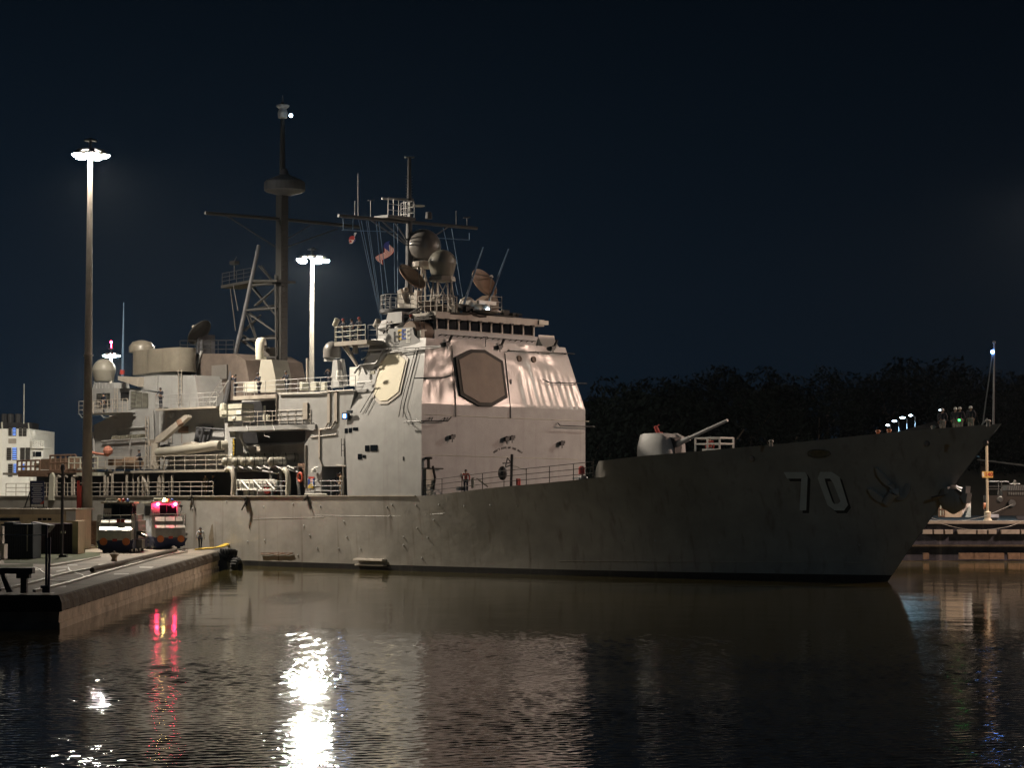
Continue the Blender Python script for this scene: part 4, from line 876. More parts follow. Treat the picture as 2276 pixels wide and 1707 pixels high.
# brow truss stowed on deck
b = MB(); a, c = Y(527, 1089, -8.25), Y(611, 1067, -8.25)
for zz in (a.z, c.z): b.tube([(a.x, -8.25, zz), (c.x, -8.25, zz)], .06, 6)
n = 9
for i in range(n + 1): x = a.x + (c.x - a.x) * i / n; b.tube([(x, -8.25, a.z), (x, -8.25, c.z)], .05, 5)
for i in (1, 4, 7): x = a.x + (c.x - a.x) * i / n; b.tube([(x, -8.28, c.z), (x + 1.05, -8.28, a.z)], .08, 5)
b.bx((a.x, -8.1, a.z), (c.x, -7.9, c.z)); part(b, 'stowed_gangway', M['white'])
# raft rack
b = MB(); z_r = Y(560, 1037, -7.9).z
b.bx((Y(505, 1037, -7.9).x, -8.2, z_r - .14), (Y(665, 1037, -7.9).x, -5.6, z_r - .06))
for x in (530, 548, 567, 586, 612, 640): b.tube([Y(x, 1036, -8.2), Y(x + 14, 1043, -8.2)], .07, 5); b.tube([Y(x, 1036, -8.2), Y(x, 1044, -8)], .06, 5)
for x in (522, 600, 622, 660): b.tube([Y(x, 1038, -7.9), Y(x + 5, 1101, -7.9)], .12, 6)
b.tube([Y(555, 1043, -8.1), Y(621, 1052, -8.1)], .09, 6); b.tube([Y(640, 1043, -8.1), Y(663, 1050, -8.1)], .09, 6)
part(b, 'raft_rack', M['grey'])
b = MB(); sbox(b, 520, 1048, 678, 1101, -5.9, .1); part(b, 'passage_bulkhead', M['dark'], mid)  # bulkhead coloured dark in place of the shade behind the rack
b = MB(); sbox(b, 617, 1052, 627, 1101, -7.0, .2); b.ladder(Y(622, 1100, -7.1), Y(622, 1050, -7.1), .5, (1, 0, 0)); part(b, 'side_hatch', M['rust'], mid)
b = MB()
for x0, x1, y0 in ((541, 552, 1090), (556, 563, 1092), (568, 588, 1089)): sbox(b, x0, y0, x1, 1102, -7.9, .5)
part(b, 'deck_locker', M['pale'], mid)
b = MB(); q = Y(600, 1100, -7.8); b.lathe(q + Vector((0, 0, .45)), [(.1, -.4), (.42, -.35), (.42, .3), (.1, .35)], 14, Matrix.Rotation(R(90), 4, 'X')); part(b, 'hose_reel', M['red'], mid)
b = MB(); q = Y(546, 1108, -8.5); b.bx(q + Vector((-.3, 0, 0)), q + Vector((.35, -.25, .1))); b.tube([q, q + Vector((.3, -.2, -.6))], .1, 6); b.tube([q + Vector((.4, -.2, -.1)), q + Vector((-.1, -.3, -.9))], .06, 5); part(b, 'pilot_ladder_bracket', M['gasket'])
for x in (430, 687): 
    b = MB(); b.tube([Y(x - 2, 1102, -8.5), Y(x - 12, 1112, -8.6)], .09, 5); b.tube([Y(x - 4, 1104, -8.5), Y(x + 3, 1132, -8.5)], .06, 5); part(b, 'boat_boom_bracket', M['gasket'])
# boat crane
b = MB(); b.tube([Y(345, 1043, -7.6), Y(346, 985, -7.6)], .42, 12, r1=.34); b.bx(Y(333, 992, -8), Y(352, 978, -7)); crane = part(b, 'boat_crane', M['tan'])
b = MB(); sprism(b, [(343, 984), (346, 972), (410, 922), (417, 923), (418, 928), (356, 982)], -7.7, .4); part(b, 'crane_jib', M['tan'], crane)
b = MB(); b.tube([Y(398, 935, -7.75), Y(402, 945, -7.75)], .25, 8); b.tube([Y(404, 940, -7.6), Y(404, 985, -7.6)], .025, 4); part(b, 'crane_hook', M['rust'], crane)
# left-hand quarter: rusty lattice crates and deck gear above the walkway
b = MB()
for x0, x1, y0, y1 in ((111, 168, 1012, 1045), (38, 88, 1024, 1050)):
    for x in [x0 + (x1 - x0) * i / 5 for i in range(6)]: b.tube([Y(x, y1, -8), Y(x + 1, y0, -8)], .09, 5)
    for y in (y0, (y0 + y1) / 2, y1): b.tube([Y(x0, y + 1, -8), Y(x1, y - 1, -8)], .08, 5)
sbox(b, 105, 1045, 172, 1052, -8.2, 2); sbox(b, 40, 1045, 105, 1060, -8.2, 2); part(b, 'flight_deck_net', M['rust'])
b = MB(); sbox(b, 115, 1018, 160, 1044, -6.8, 1); sbox(b, 90, 1020, 110, 1044, -7, 1); part(b, 'deck_stores', M['wood'])
b = MB(); sbox(b, 170, 1050, 217, 1058, -8.45, 1); sbox(b, 172, 1040, 216, 1044, -8.45, 1); b.rail([Y(153, 1042, -8.4), Y(217, 1042, -8.4)], .95, .9, .05, 2); part(b, 'access_platform', M['pale'])
b = MB(); sprism(b, [(107, 1112), (110, 1056), (115, 1050), (119, 1060), (118, 1112)], -8.6, .2); part(b, 'canvas_cover', M['pale'])
b = MB()
for x in (126, 142, 160, 165): b.tube([Y(x, 1101, -8.3), Y(x, 1062, -8.3), Y(x + 4, 1058, -8.3), Y(x + 8, 1060, -8.3)], .09, 6)
b.tube([Y(124, 1066, -8.3), Y(136, 1060, -8.3)], .05, 5); part(b, 'davit_posts', M['tan'])
b = MB(); sbox(b, 240, 1020, 285, 1035, -7.6, .8); b.tube([Y(280, 1028, -7.5), Y(310, 1030, -7.5)], .45, 12); part(b, 'torpedo_gear', M['wood'])
b = MB(); b.tube([Y(200, 1005, -8.2), Y(214, 1008, -8.2), Y(240, 1012, -8.2)], .12, 6); b.ball(Y(240, 1002, -8.2), .42, 10, 6); part(b, 'red_cover', mat('salmon_canvas', (.5, .2, .14), .8))
# ------------------------------------------------------------------ gun and cage on the forecastle
gx0 = Y(1427, 1010, 0); gx1 = Y(1528, 1010, 0); zg = Y(1470, 1015, 0).z - 1.1
gm = Y(1470, 1010, 0); L_ = 2.9; gx0 = Vector((gm.x - 1.45, 0, 0)); b = MB(); ztop = Y(1465, 963, 0).z
secs = []
for t, w_, h_ in ((0, .85, .90), (.06, 1.0, .97), (.2, 1.1, 1.0), (.55, 1.12, 1.0), (.75, 1.08, .98), (.88, 1.0, .88), (.96, .88, .68), (1.0, .75, .45)):
    x = gx0.x + L_ * t; H_ = (ztop - zg) * h_; ring = []
    for i in range(11):
        a = R(180 * i / 10); ring.append((x, -w_ * max(-1, min(1, 1.25 * math.cos(a))), zg + H_ * min(1, 1.22 * math.sin(a))))
    secs.append(ring)
v = [p for r in secs for p in r]; b.add(v, [(i*11+j, i*11+j+1, (i+1)*11+j+1, (i+1)*11+j) for i in range(7) for j in range(10)] + [tuple(range(11)), tuple(7*11+j for j in range(10, -1, -1))])
gun = part(b, 'gun_turret', M['grey'], smooth=True)
b = MB(); g0, g1 = Y(1500, 989, 0), Y(1617, 934, 0); b.tube([g0, g0.lerp(g1, .28)], .24, 12, r1=.17); b.tube([g0.lerp(g1, .26), g1], .135, 10, r1=.10); part(b, 'gun_barrel', M['grey'], gun, smooth=True)
b = MB(); b.prism([(gx0.x + 2.3, .55, zg + .3), (gx0.x + 3.0, .55, zg + .3), (gx0.x + 2.75, .55, ztop - .25), (gx0.x + 2.1, .55, ztop)], (0, .35, 0)); part(b, 'gun_shield_cheek', M['grey'], gun)
b = MB(); b.bx((gx0.x + 2.0, -.35, zg + .9), (gx0.x + 2.96, .35, ztop - .3)); part(b, 'gun_slot', M['black'], gun)
b = MB(); q = Y(1464, 964, 0); b.tube([q, q + Vector((-.2, 0, .35))], .14, 8); b.ball(q + Vector((-.25, 0, .42)), .14, 8, 6); b.tube([q + Vector((-.25, 0, .5)), q + Vector((.05, 0, .6))], .03, 5); b.tube([q + Vector((.1, 0, .05)), q + Vector((.35, 0, .02))], .08, 6); part(b, 'red_hose_bundle', M['redc'], gun)
zc_ = Y(1575, 1003, -3).z - .8
b = MB(); cg = [(Y(1550, 1000, -3).x, -3.2), (Y(1604, 1000, -3).x, -3.2), (Y(1604, 1000, -3).x, -1.8), (Y(1550, 1000, -3).x, -1.8)]
for zz in (Y(1575, 974, -3).z, Y(1575, 987, -3).z):
    for p, q in zip(cg, cg[1:] + cg[:1]): b.tube([(p[0], p[1], zz), (q[0], q[1], zz)], .06, 6)
for p in cg + [((cg[0][0] + cg[1][0]) / 2, -3.2)]: b.tube([(p[0], p[1], zc_), (p[0], p[1], Y(1575, 973, -3).z)], .06, 6)
b.bx((cg[0][0] + .6, -3.24, zc_), (cg[1][0], -3.18, Y(1575, 998, -3).z)); part(b, 'deck_hatch_guard', M['white'])
# jackstaff
b = MB(); b.tube([Y(2208, 948, 0), Y(2210, 763, 0)], .06, 6, r1=.04); js = part(b, 'jackstaff', M['grey'])
b = MB(); b.tube([Y(2184, 946, -.6), Y(2206, 785, 0)], .04, 5); b.tube([Y(2183, 944, -.6), Y(2195, 930, -.5)], .05, 5); part(b, 'jackstaff_stay', M['grey'], js)
b = MB(); b.ball(Y(2206, 782, -.1), .12, 8, 6); part(b, 'bow_lamp', M['lampb'], js)
b = MB(); b.ball(Y(2209.5, 761, 0), .1, 8, 6); part(b, 'staff_truck', M['tan'], js)
for x, y in ((1707, 984), (1945, 962), (1970, 960), (2068, 952), (2190, 940)):
    b = MB(); q = onhull(x, y + 4, .0); q.y += .3; b.lathe(q + Vector((0, 0, -.1)), [(.1, 0), (.1, .25), (.17, .28), (.12, .38), (.02, .4)], 10); part(b, 'deck_fitting', M['orange' if x in (1945, 1970) else 'tan'])
# ================================================================== SETTING
# water
import numpy as np
WY0, WY1, nxw, nyw = 40.0, 93.0, 720, 860     # stretch of real, rippled water surface in front of the viewer
gs, gy = np.meshgrid(np.linspace(-1, 1, nxw), np.linspace(WY0, WY1, nyw)); gx = gs * (gy * .25 + 1.5); hz_ = np.zeros_like(gx); wr = np.random.RandomState(5)
NW = 46
for k in range(NW):
    lam = .14 * (4.0 ** wr.rand()); th = wr.normal(.35, .75) + (math.pi / 2); kk = 2 * math.pi / lam
    hz_ += SLOPE * math.sqrt(2.0 / NW) / kk * np.sin(kk * (math.cos(th) * gx + math.sin(th) * gy) + wr.rand() * 6.28 + .6 * np.sin(.35 * gx + .21 * gy + k))
gust = .8 + .35 * np.sin(.33 * gx + .8 * np.sin(.19 * gy) + 1) * np.sin(.27 * gy + .5 * np.sin(.4 * gx)); edge_ = np.clip((WY1 - 4 + 1.5 * np.sin(gx * .5) - gy) / 9, 0, 1) * np.clip((1 - np.abs(gs)) / .04, 0, 1) * np.clip((gy - WY0) / .8, 0, 1)
hz_ *= gust * edge_
wv = np.stack([gx, gy, hz_], -1).reshape(-1, 3); ii = np.arange(nxw * nyw).reshape(nyw, nxw)
wq = np.stack([ii[:-1, :-1], ii[:-1, 1:], ii[1:, 1:], ii[1:, :-1]], -1).reshape(-1, 4)
hw0, hw1 = WY0 * .25 + 1.5, WY1 * .25 + 1.5; ov = [(x, y, 0) for y, h in ((-60, hw0), (WY0, hw0), (WY1, hw1), (700, hw1)) for x in (-620, -h, h, 620)]; n0 = len(wv)
oq = [(n0 + j*4+i, n0 + j*4+i+1, n0 + (j+1)*4+i+1, n0 + (j+1)*4+i) for j in range(3) for i in range(3) if (i, j) != (1, 1)]
wv = np.concatenate([wv, np.array(ov, float)]); wq = np.concatenate([wq, np.array(oq)])
mw = bpy.data.materials.new('canal_water'); mw.use_nodes = True; nt = mw.node_tree; N = nt.nodes; L = nt.links
pb = N['Principled BSDF']; pb.inputs['Base Color'].default_value = (.06, .049, .014, 1); pb.inputs['Roughness'].default_value = .06; pb.inputs['IOR'].default_value = 1.333
geo = N.new('ShaderNodeNewGeometry')
def wnoise(scale, detail, dist, nrm=None, stretch=(1, 1, 1)):
    mp = N.new('ShaderNodeMapping'); mp.inputs['Scale'].default_value = stretch; L.new(geo.outputs['Position'], mp.inputs[0])
    n = N.new('ShaderNodeTexNoise'); n.inputs['Scale'].default_value = scale; n.inputs['Detail'].default_value = detail; L.new(mp.outputs[0], n.inputs['Vector'])
    bp = N.new('ShaderNodeBump'); bp.inputs['Strength'].default_value = 1; bp.inputs['Distance'].default_value = dist; L.new(n.outputs['Fac'], bp.inputs['Height'])
    if nrm: L.new(nrm, bp.inputs['Normal'])
    return bp.outputs[0]
# ripples: livelier towards the viewer, calm in the lee of the ship, one ruffled patch off the quay corner
def nmath(op, a, c=None, clamp=False):
    n = N.new('ShaderNodeMath'); n.operation = op; n.use_clamp = clamp
    for i, q in enumerate((a, c)):
        if q is None: continue
        if hasattr(q, 'links'): L.new(q, n.inputs[i])
        else: n.inputs[i].default_value = q
    return n.outputs[0]
sxyz = N.new('ShaderNodeSeparateXYZ'); L.new(geo.outputs['Position'], sxyz.inputs[0])
pn = N.new('ShaderNodeTexNoise'); pn.inputs['Scale'].default_value = .12; L.new(geo.outputs['Position'], pn.inputs['Vector'])
edge = nmath('ADD', nmath('MULTIPLY', nmath('SUBTRACT', pn.outputs['Fac'], .5), 16.0), 86.0)
inner = nmath('MULTIPLY', nmath('LESS_THAN', sxyz.outputs['Y'], 90.0), nmath('LESS_THAN', nmath('ABSOLUTE', sxyz.outputs['X']), 22.0)); live = nmath('MULTIPLY', nmath('DIVIDE', nmath('SUBTRACT', edge, sxyz.outputs['Y']), 4.0, True), nmath('SUBTRACT', 1.0, inner))
px_ = nmath('DIVIDE', nmath('ADD', sxyz.outputs['X'], 11.2), 1.9); py_ = nmath('DIVIDE', nmath('SUBTRACT', sxyz.outputs['Y'], 115.0), 9.0)
rr_ = nmath('ADD', nmath('MULTIPLY', px_, px_), nmath('MULTIPLY', py_, py_)); patch = nmath('SUBTRACT', 1.0, rr_, True)
amp = nmath('MULTIPLY', nmath('ADD', nmath('ADD', nmath('MULTIPLY', live, .72), .28), nmath('MULTIPLY', patch, 5.0)), WAVE)
n1 = wnoise(.28, 2, .03, None, (1, .7, 1)); n2 = wnoise(3.0, 2.5, .017, n1, (1, .75, 1)); L.new(amp, n2.node.inputs['Distance'])
L.new(n2, pb.inputs['Normal'])
me = bpy.data.meshes.new('water'); me.vertices.add(len(wv)); me.vertices.foreach_set('co', wv.astype(np.float32).ravel()); me.loops.add(wq.size); me.loops.foreach_set('vertex_index', wq.astype(np.int32).ravel())
me.polygons.add(len(wq)); me.polygons.foreach_set('loop_start', np.arange(0, wq.size, 4, dtype=np.int32)); me.polygons.foreach_set('use_smooth', np.ones(len(wq), dtype=bool)); me.update(calc_edges=True); me.validate(); me.materials.append(mw)
wo = bpy.data.objects.new('water', me); COL.objects.link(wo); tag(wo, kind='structure')
# land far behind
b = MB(); g = []; nx, ny = 60, 26
def hill(x, y):
    a = min(1, max(0, (y - 250) / 110)); s = a * a * (3 - 2 * a)
    e = min(1, max(0, (x + 30) / 70)); return -2 + s * (e * (10.5 + 2 * math.sin(x * .013 + 1)) + 3) + 1.2 * math.sin(x * .05) * s + max(0, (y - 380)) * .012 * e
for j in range(ny + 1):
    for i in range(nx + 1): x = -600 + 1200 * i / nx; y = 215 + 470 * (j / ny) ** 1.3; g.append((x, y, hill(x, y)))
b.add(g, [(j*(nx+1)+i, j*(nx+1)+i+1, (j+1)*(nx+1)+i+1, (j+1)*(nx+1)+i) for j in range(ny) for i in range(nx)])
b.build('hill', M['earth'], smooth=True, kind='structure')
# ------------------------------------------------------------------ quay on the left
ZQ = 1.35
Nn, Fc = Vector((-18.0, 87.2, 0)), Vector((-21.35, 159.3, 0))
q0 = [Vector((-140, 87.2, 0)), Nn, Fc, Vector((-24.2, 166.2, 0)), Vector((-54, 196, 0)), Vector((-150, 292, 0))]
b = MB(); b.add([(p.x, p.y, ZQ) for p in q0], [tuple(range(6))]); b.build('quay_paving', M['slab'], kind='structure')
prof = [(0, ZQ), (.1, ZQ - .06), (.22, ZQ - .3), (.26, ZQ - .62), (.1, ZQ - .66), (.06, .28), (.16, .24), (.16, -2)]
b = MB()
off = [Vector((0, -1, 0)), Vector((.7, -.75, 0)), Vector((.8, .5, 0)), Vector((.7, .7, 0)), Vector((.7, .7, 0)), Vector((.7, .7, 0))]
def jit(k): return .05 * math.sin(k * 3.7) + .04 * math.sin(k * 1.3 + 2)
path = []; 
for (p, q, o0, o1) in [(q0[i], q0[i+1], off[i], off[i+1]) for i in range(5)]:
    n = max(2, int((q - p).length / 1.2))
    for k in range(n): path.append((p.lerp(q, k / n), o0.lerp(o1, k / n)))
path.append((q0[5], off[5]))
vs = []
for k, (p, o) in enumerate(path):
    for m_, (e, z) in enumerate(prof): vs.append((p.x + o.x * (e + (jit(k) if m_ in (2, 3) else 0)), p.y + o.y * (e + (jit(k) if m_ in (2, 3) else 0)), z - .002 + (jit(k + 9) * .5 if m_ == 3 else 0)))
m8 = len(prof)
for j in range(m8 - 1):
    b.mi = 0 if j < 4 else 1
    b.add([], []); base = 0
    for k in range(len(path) - 1): b.f.append([k*m8+j, (k+1)*m8+j, (k+1)*m8+j+1, k*m8+j+1]); b.m.append(b.mi)
b.v = vs
b.build('quay_wall', [M['concd'], M['conc']], label='stained concrete quay wall with a dark rough coping, running back from the lower left', cat='quay wall')
def on(px, py, dz=0): p = onz(px, py, ZQ); p.z = ZQ + dz; return p
def kq(x, y): return (x * .25316, 1180 + y * .25316)
def rail_track(name, pts, label, w=.05, h=.11, m='steel'):
    b = MB(); P_ = [on(*p) for p in pts]; vs = []
    for i, p in enumerate(P_):
        d = (P_[min(i + 1, len(P_) - 1)] - P_[max(i - 1, 0)]); d.z = 0; d.normalize(); s = Vector((d.y, -d.x, 0)) * w
        vs += [p - s + Vector((0, 0, .004)), p + s + Vector((0, 0, .004)), p + s + Vector((0, 0, h)), p - s + Vector((0, 0, h))]
    n = len(P_); b.add(vs, [(4*i+j, 4*i+(j+1) % 4, 4*i+4+(j+1) % 4, 4*i+4+j) for i in range(n-1) for j in range(4)] + [(0, 1, 2, 3), (4*n-4, 4*n-3, 4*n-2, 4*n-1)])
    return b.build(name, M[m], label=label, cat='rail', group='rails let into the quay')
def smooth_path(pts, n=8):
    out = []
    for i in range(len(pts) - 1):
        p0, p1, p2, p3 = [Vector((*pts[max(0, min(len(pts) - 1, i + k))], 0)) for k in (-1, 0, 1, 2)]
        for k in range(n):
            t = k / n; q = .5 * ((2*p1) + (p2-p0)*t + (2*p0-5*p1+4*p2-p3)*t*t + (3*p1-p0-3*p2+p3)*t**3); out.append((q.x, q.y))
    return out + [pts[-1]]
rail_track('track_rail', smooth_path([kq(*p) for p in [(300, 540), (600, 470), (800, 408), (1100, 325), (1300, 270), (1480, 222), (1600, 200), (1640, 188), (1600, 176), (1540, 168)]]), 'shiny rail nearest the water, curving in towards the far locomotive', .06)
rail_track('track_rail', smooth_path([kq(*p) for p in [(0, 532), (300, 465), (520, 400), (760, 350), (880, 332), (1100, 300), (1250, 265)]]), 'second rail in from the water, behind the mooring beam')
rail_track('track_rail', smooth_path([kq(*p) for p in [(440, 320), (560, 300), (720, 270), (880, 236)]]), 'rail leading up to the nearer locomotive beside the grass')
rail_track('track_rail', smooth_path([kq(*p) for p in [(600, 322), (612, 350), (660, 372), (720, 392), (738, 412), (700, 428), (560, 445), (440, 440)]]), 'pale S shaped crossover rail in the middle of the paving', .035, .03)
rail_track('track_rail', smooth_path([kq(*p) for p in [(290, 320), (350, 345), (385, 372), (455, 396), (460, 418), (350, 436), (240, 440)]]), 'pale crossover rail further left on the paving', .035, .03)
b = MB(); P_ = [on(*kq(*p)) for p in [(808, 372), (830, 356), (900, 345), (1000, 322), (1150, 285), (1300, 248), (1420, 218), (1500, 198), (1545, 182), (1530, 168), (1490, 160)]]
b.tube([p + Vector((0, 0, .16)) for p in P_], .13, 8); b.build('kerb_beam', M['concd'], smooth=True, label='long dark raised beam curving along the quay between the rails', cat='beam')
for i, pts in enumerate([[(720, 340), (800, 328), (790, 345), (725, 352)], [(860, 295), (960, 290), (950, 302), (870, 304)], [(1000, 378), (1130, 376), (1130, 384), (1000, 385)], [(1220, 316), (1350, 316), (1330, 330), (1230, 326)], [(440, 322), (590, 318), (590, 324), (440, 327)], [(490, 355), (575, 340), (580, 346), (500, 362)], [(450, 460), (520, 458), (510, 466), (455, 468)], [(470, 487), (580, 482), (580, 496), (470, 500)], [(240, 436), (400, 428), (395, 440), (240, 446)], [(440, 545), (480, 542), (470, 552), (445, 553)], [(590, 300), (680, 300), (680, 306), (590, 306)], [(300, 335), (370, 330), (350, 345), (310, 348)]]):
    b = MB(); b.add([on(*kq(*p), .004) for p in pts], [tuple(range(len(pts)))]); b.build('paving_mark', mat('worn_white_mark', (.62, .58, .5), .6, var=.3, scale=6) if i == 0 else bpy.data.materials['worn_white_mark'], kind='structure')
b = MB(); b.add([on(*kq(*p), .005) for p in [(30, 262), (300, 190), (880, 190), (880, 232), (620, 262), (410, 296), (300, 292), (40, 288)]], [tuple(range(8))]); b.build('grass_verge', M['grass'], kind='stuff', label='strip of short green grass beside the containers', cat='grass')
b = MB(); b.add([on(*kq(*p), .006) for p in [(0, 300), (290, 292), (290, 318), (0, 326)]], [(0, 1, 2, 3)]); b.build('grass_verge', M['grass'], kind='stuff', label='dark grass patch behind the timber bench frame', cat='grass')
# bollard, tyres, yellow corner
b = MB(); b.lathe(on(254, 1248), [(.16, 0), (.2, .04), (.15, .2), (.24, .36), (.30, .42), (.2, .5), (.07, .52), (.07, .6), (.02, .62)], 16); b.build('mooring_bollard', M['conc'], smooth=True, label='small mushroom shaped bollard on the paving below the nearer locomotive', cat='bollard')
cor = Vector((-20.7, 159.4, 0))
def tyre(c, r, w, ax, label):
    b = MB(); q = Vector(ax).normalized().to_track_quat('Z', 'Y').to_matrix().to_4x4(); pr = []
    for k in range(13): t = R(360 * k / 12); pr.append((r - .3 * r + .3 * r * math.cos(t), w / 2 * math.sin(t) * 1.1))
    b.lathe(c, pr[:-1] + [pr[0]], 24, q)
    for k in range(18): t = 6.2832 * k / 18; p = q @ Vector((r * math.cos(t), r * math.sin(t), 0)); s = q @ Vector((0, 0, 1)); b.tube([Vector(c) + p - s * w * .4, Vector(c) + p + s * w * .4], .035, 4)
    b.build('tyre_fender', M['rubber'], smooth=True, label=label, cat='tyre', group='tyre fenders at the quay corner')
tyre(onz(509, 1226, 1.2) * 0 + atd(508, 1228, 159.8), .62, .5, (.1, .1, 1), 'uppermost black tyre fender, right under the yellow corner')
tyre(atd(509, 1242, 159.8), .62, .5, (.1, .1, 1), 'middle black tyre fender at the quay corner')
tyre(atd(526, 1260, 158.6), .62, .55, (.95, -.3, 0), 'lowest black tyre fender, standing in the water at the quay corner')
b = MB(); p = atd(494, 1246, 159.6); b.bx((p.x - .35, p.y - .3, -1), (p.x + .4, p.y + 1.2, 1.2)); b.bx((p.x - .42, p.y - .36, .9), (p.x + .46, p.y + 1.26, 1.1)); b.bx((p.x - .42, p.y - .36, .1), (p.x + .46, p.y + 1.26, .3)); b.build('fender_pile', M['dark'], label='dark square fender pile at the quay corner behind the tyres', cat='fender pile')
P_ = [on(433, 1223), on(468, 1218), on(490, 1215)]
b = MB(); vs = []
for (x, y, dz, w) in ((433, 1223.5, .02, 0), (455, 1223, .03, .0), (475, 1222, .06, 0), (488, 1220, .16, 0), (500, 1218, .26, 0), (520, 1216.5, .28, 0)):
    p = on(x, y); vs += [(p.x, p.y, ZQ + dz), (p.x + .3, p.y + 3.2, ZQ + dz + .03), (p.x + .3, p.y + 3.2, ZQ + dz + .11), (p.x, p.y, ZQ + dz + .08)]
b.add(vs, [(4*i+j, 4*i+(j+1) % 4, 4*i+4+(j+1) % 4, 4*i+4+j) for i in range(5) for j in range(4)] + [(0, 1, 2, 3), (20, 21, 22, 23)]); b.build('corner_ramp', M['yellow'], label='yellow painted ramp plate on the quay corner beside the ship', cat='ramp')
# ------------------------------------------------------------------ containers, shed, board, posts on the left
def abox(b, x0, y0, x1, y1, d, dep): a, c = atd(x0, y1, d), atd(x1, y0, d); b.bx(a, (c.x, a.y + dep, c.z)); return b
def gd(y): return onz(0, y, ZQ).y
d = gd(1232); b = MB(); abox(b, 76, 1164, 160, 1231, d, 2.4)
for i in range(22): x = 77 + i * 3.8; abox(b, x, 1166, x + 1.6, 1229, d - .06, .06)
ct = b.build('shipping_container', M['plum'], label='dark plum container by the foot of the tall lamp mast', cat='container')
b = MB(); abox(b, 160.5, 1158, 174, 1232, d - .05, 2.5); b.build('end_panel', M['cream'], ct)
d2 = gd(1243); b = MB(); abox(b, 0, 1165, 74, 1242, d2, 2.4); abox(b, 9, 1161, 30, 1168, d2 - .1, 2.2)
for i in range(18): abox(b, 2 + i * 4, 1170, 4 + i * 4, 1240, d2 - .06, .06)
c2k = b.build('shipping_container', M['teal'], label='dark teal container at the left edge in front of the cream shed', cat='container')
b = MB(); abox(b, 59, 1168, 61.5, 1226, d2 - .12, .1); b.build('container_door_bar', M['pale'], c2k)
b = MB(); a, c = atd(68, 1160, d2 + 3), atd(112, 1168, d2 + 3); b.prism([atd(68, 1160, d2 + 3), atd(112, 1168, d2 + 3), atd(112, 1170, d2 + 3), atd(100, 1185, d2 + 3), atd(70, 1185, d2 + 3)], (0, 1.5, 0)); b.bx(atd(70, 1242, d2 + 3), atd(86, 1184, d2 + 4)); b.build('control_booth', M['dark'], label='small dark booth with a sloping roof between the two containers', cat='booth')
b = MB(); abox(b, 0, 1210, 9, 1243, d2 - 2, 1); abox(b, 0, 1170, 6, 1208, d2 - 2, .5); b.build('meter_cabinet', M['white'], label='pale cabinet cut by the left edge of the photo', cat='cabinet')
ds = gd(1227) + 3; b = MB(); abox(b, -60, 1133, 168, 1229, ds, 6); sh = b.build('quay_shed', M['cream'], label='low cream shed with a flat roof behind the containers', cat='shed')
b = MB(); abox(b, -60, 1131, 169, 1134, ds - .4, 6.8); b.build('roof', M['tan'], sh)
b = MB(); abox(b, -60, 1134, 168, 1144, ds - .1, .1); b.build('fascia_board', M['yellow'], sh).data.materials[0] = M['tan']
b = MB(); abox(b, 147, 1136, 168, 1158, ds - .12, .1); b.build('blue_panel', M['shirtw'], sh)
for x in (84, 95, 106): b = MB(); abox(b, x, 1152, x + 8, 1157, ds - .08, .08); b.build('window', M['glass'], sh)
b = MB(); abox(b, 0, 1152, 43, 1158, ds - .08, .08); b.build('window', M['glass'], sh)
dn = ds + 1; nb = MB(); abox(nb, 67, 1069, 98, 1121, dn, .08); ntc = nb.build('notice_board', M['navy'], label='tall navy notice board with white lines of text on the shed roof', cat='notice board')
b = MB(); abox(b, 52, 1127, 75, 1130, dn - .3, .8); abox(b, 82, 1127, 105, 1130, dn - .3, .8); b.tube([atd(68, 1128, dn), atd(68, 1069, dn + .05)], .05, 6); b.tube([atd(97, 1128, dn), atd(97, 1115, dn + .05)], .05, 6); b.tube([atd(55, 1128, dn), atd(67, 1092, dn)], .05, 6); b.build('board_stand', M['black'], ntc)
b = MB()
for i in range(11): y = 1075 + i * 4.1; w = (12, 13.5, 9, 11, 8, 12, 10, 13, 9, 11, 10)[i]; b.bx(atd(82.5 - w, y, dn - .015), atd(82.5 + w, y + 1.3, dn - .01))
b.build('lettering_rows', M['shirtw'], ntc)
b = MB(); b.prism([atd(88, 1120.5, dn - .015), atd(97.5, 1113, dn - .015), atd(97.5, 1120.5, dn - .015)], (0, .01, 0)); b.build('board_corner', M['red'], ntc)
dp = gd(1239); b = MB(); b.tube([atd(137, 1239, dp), atd(139.5, 1040, dp)], .1, 8); b.ball(atd(139.5, 1040, dp), .16, 8, 6, 1.6); pl = b.build('thin_post', M['dark'], label='thin dark post on a flat base in front of the plum container', cat='post')
b = MB(); abox(b, 122, 1239, 157, 1242, dp - .3, .8); abox(b, 130, 1234, 147, 1239, dp - .15, .5); b.build('post_base', M['black'], pl)
b = MB(); abox(b, 134, 1181, 137, 1186, dp - .2, .2); abox(b, 142, 1181, 145, 1186, dp - .2, .2); b.build('small_lamp', M['pale'], pl)
dg = 88.0; b = MB(); b.tube([atd(102.5, 1318, dg), atd(104, 1168, dg)], .05, 8); b.tube([atd(108, 1318, dg), atd(111, 1195, dg)], .05, 8); abox(b, 100, 1196, 112, 1199, dg - .04, .1); abox(b, 90, 1302, 107, 1308, dg - .1, .25); b.tube([atd(98, 1318, dg), atd(98, 1303, dg)], .08, 8); b.build('gate_post', M['navy'], label='pair of slim dark blue posts on the near quay edge', cat='post')
b = MB(); b.tube([atd(-80, 1189, dg), atd(40, 1189.5, dg), atd(103, 1190, dg)], .018, 5); b.build('guard_wire', M['shirtw'], label='taut wire leading left from the slim blue posts', cat='wire')
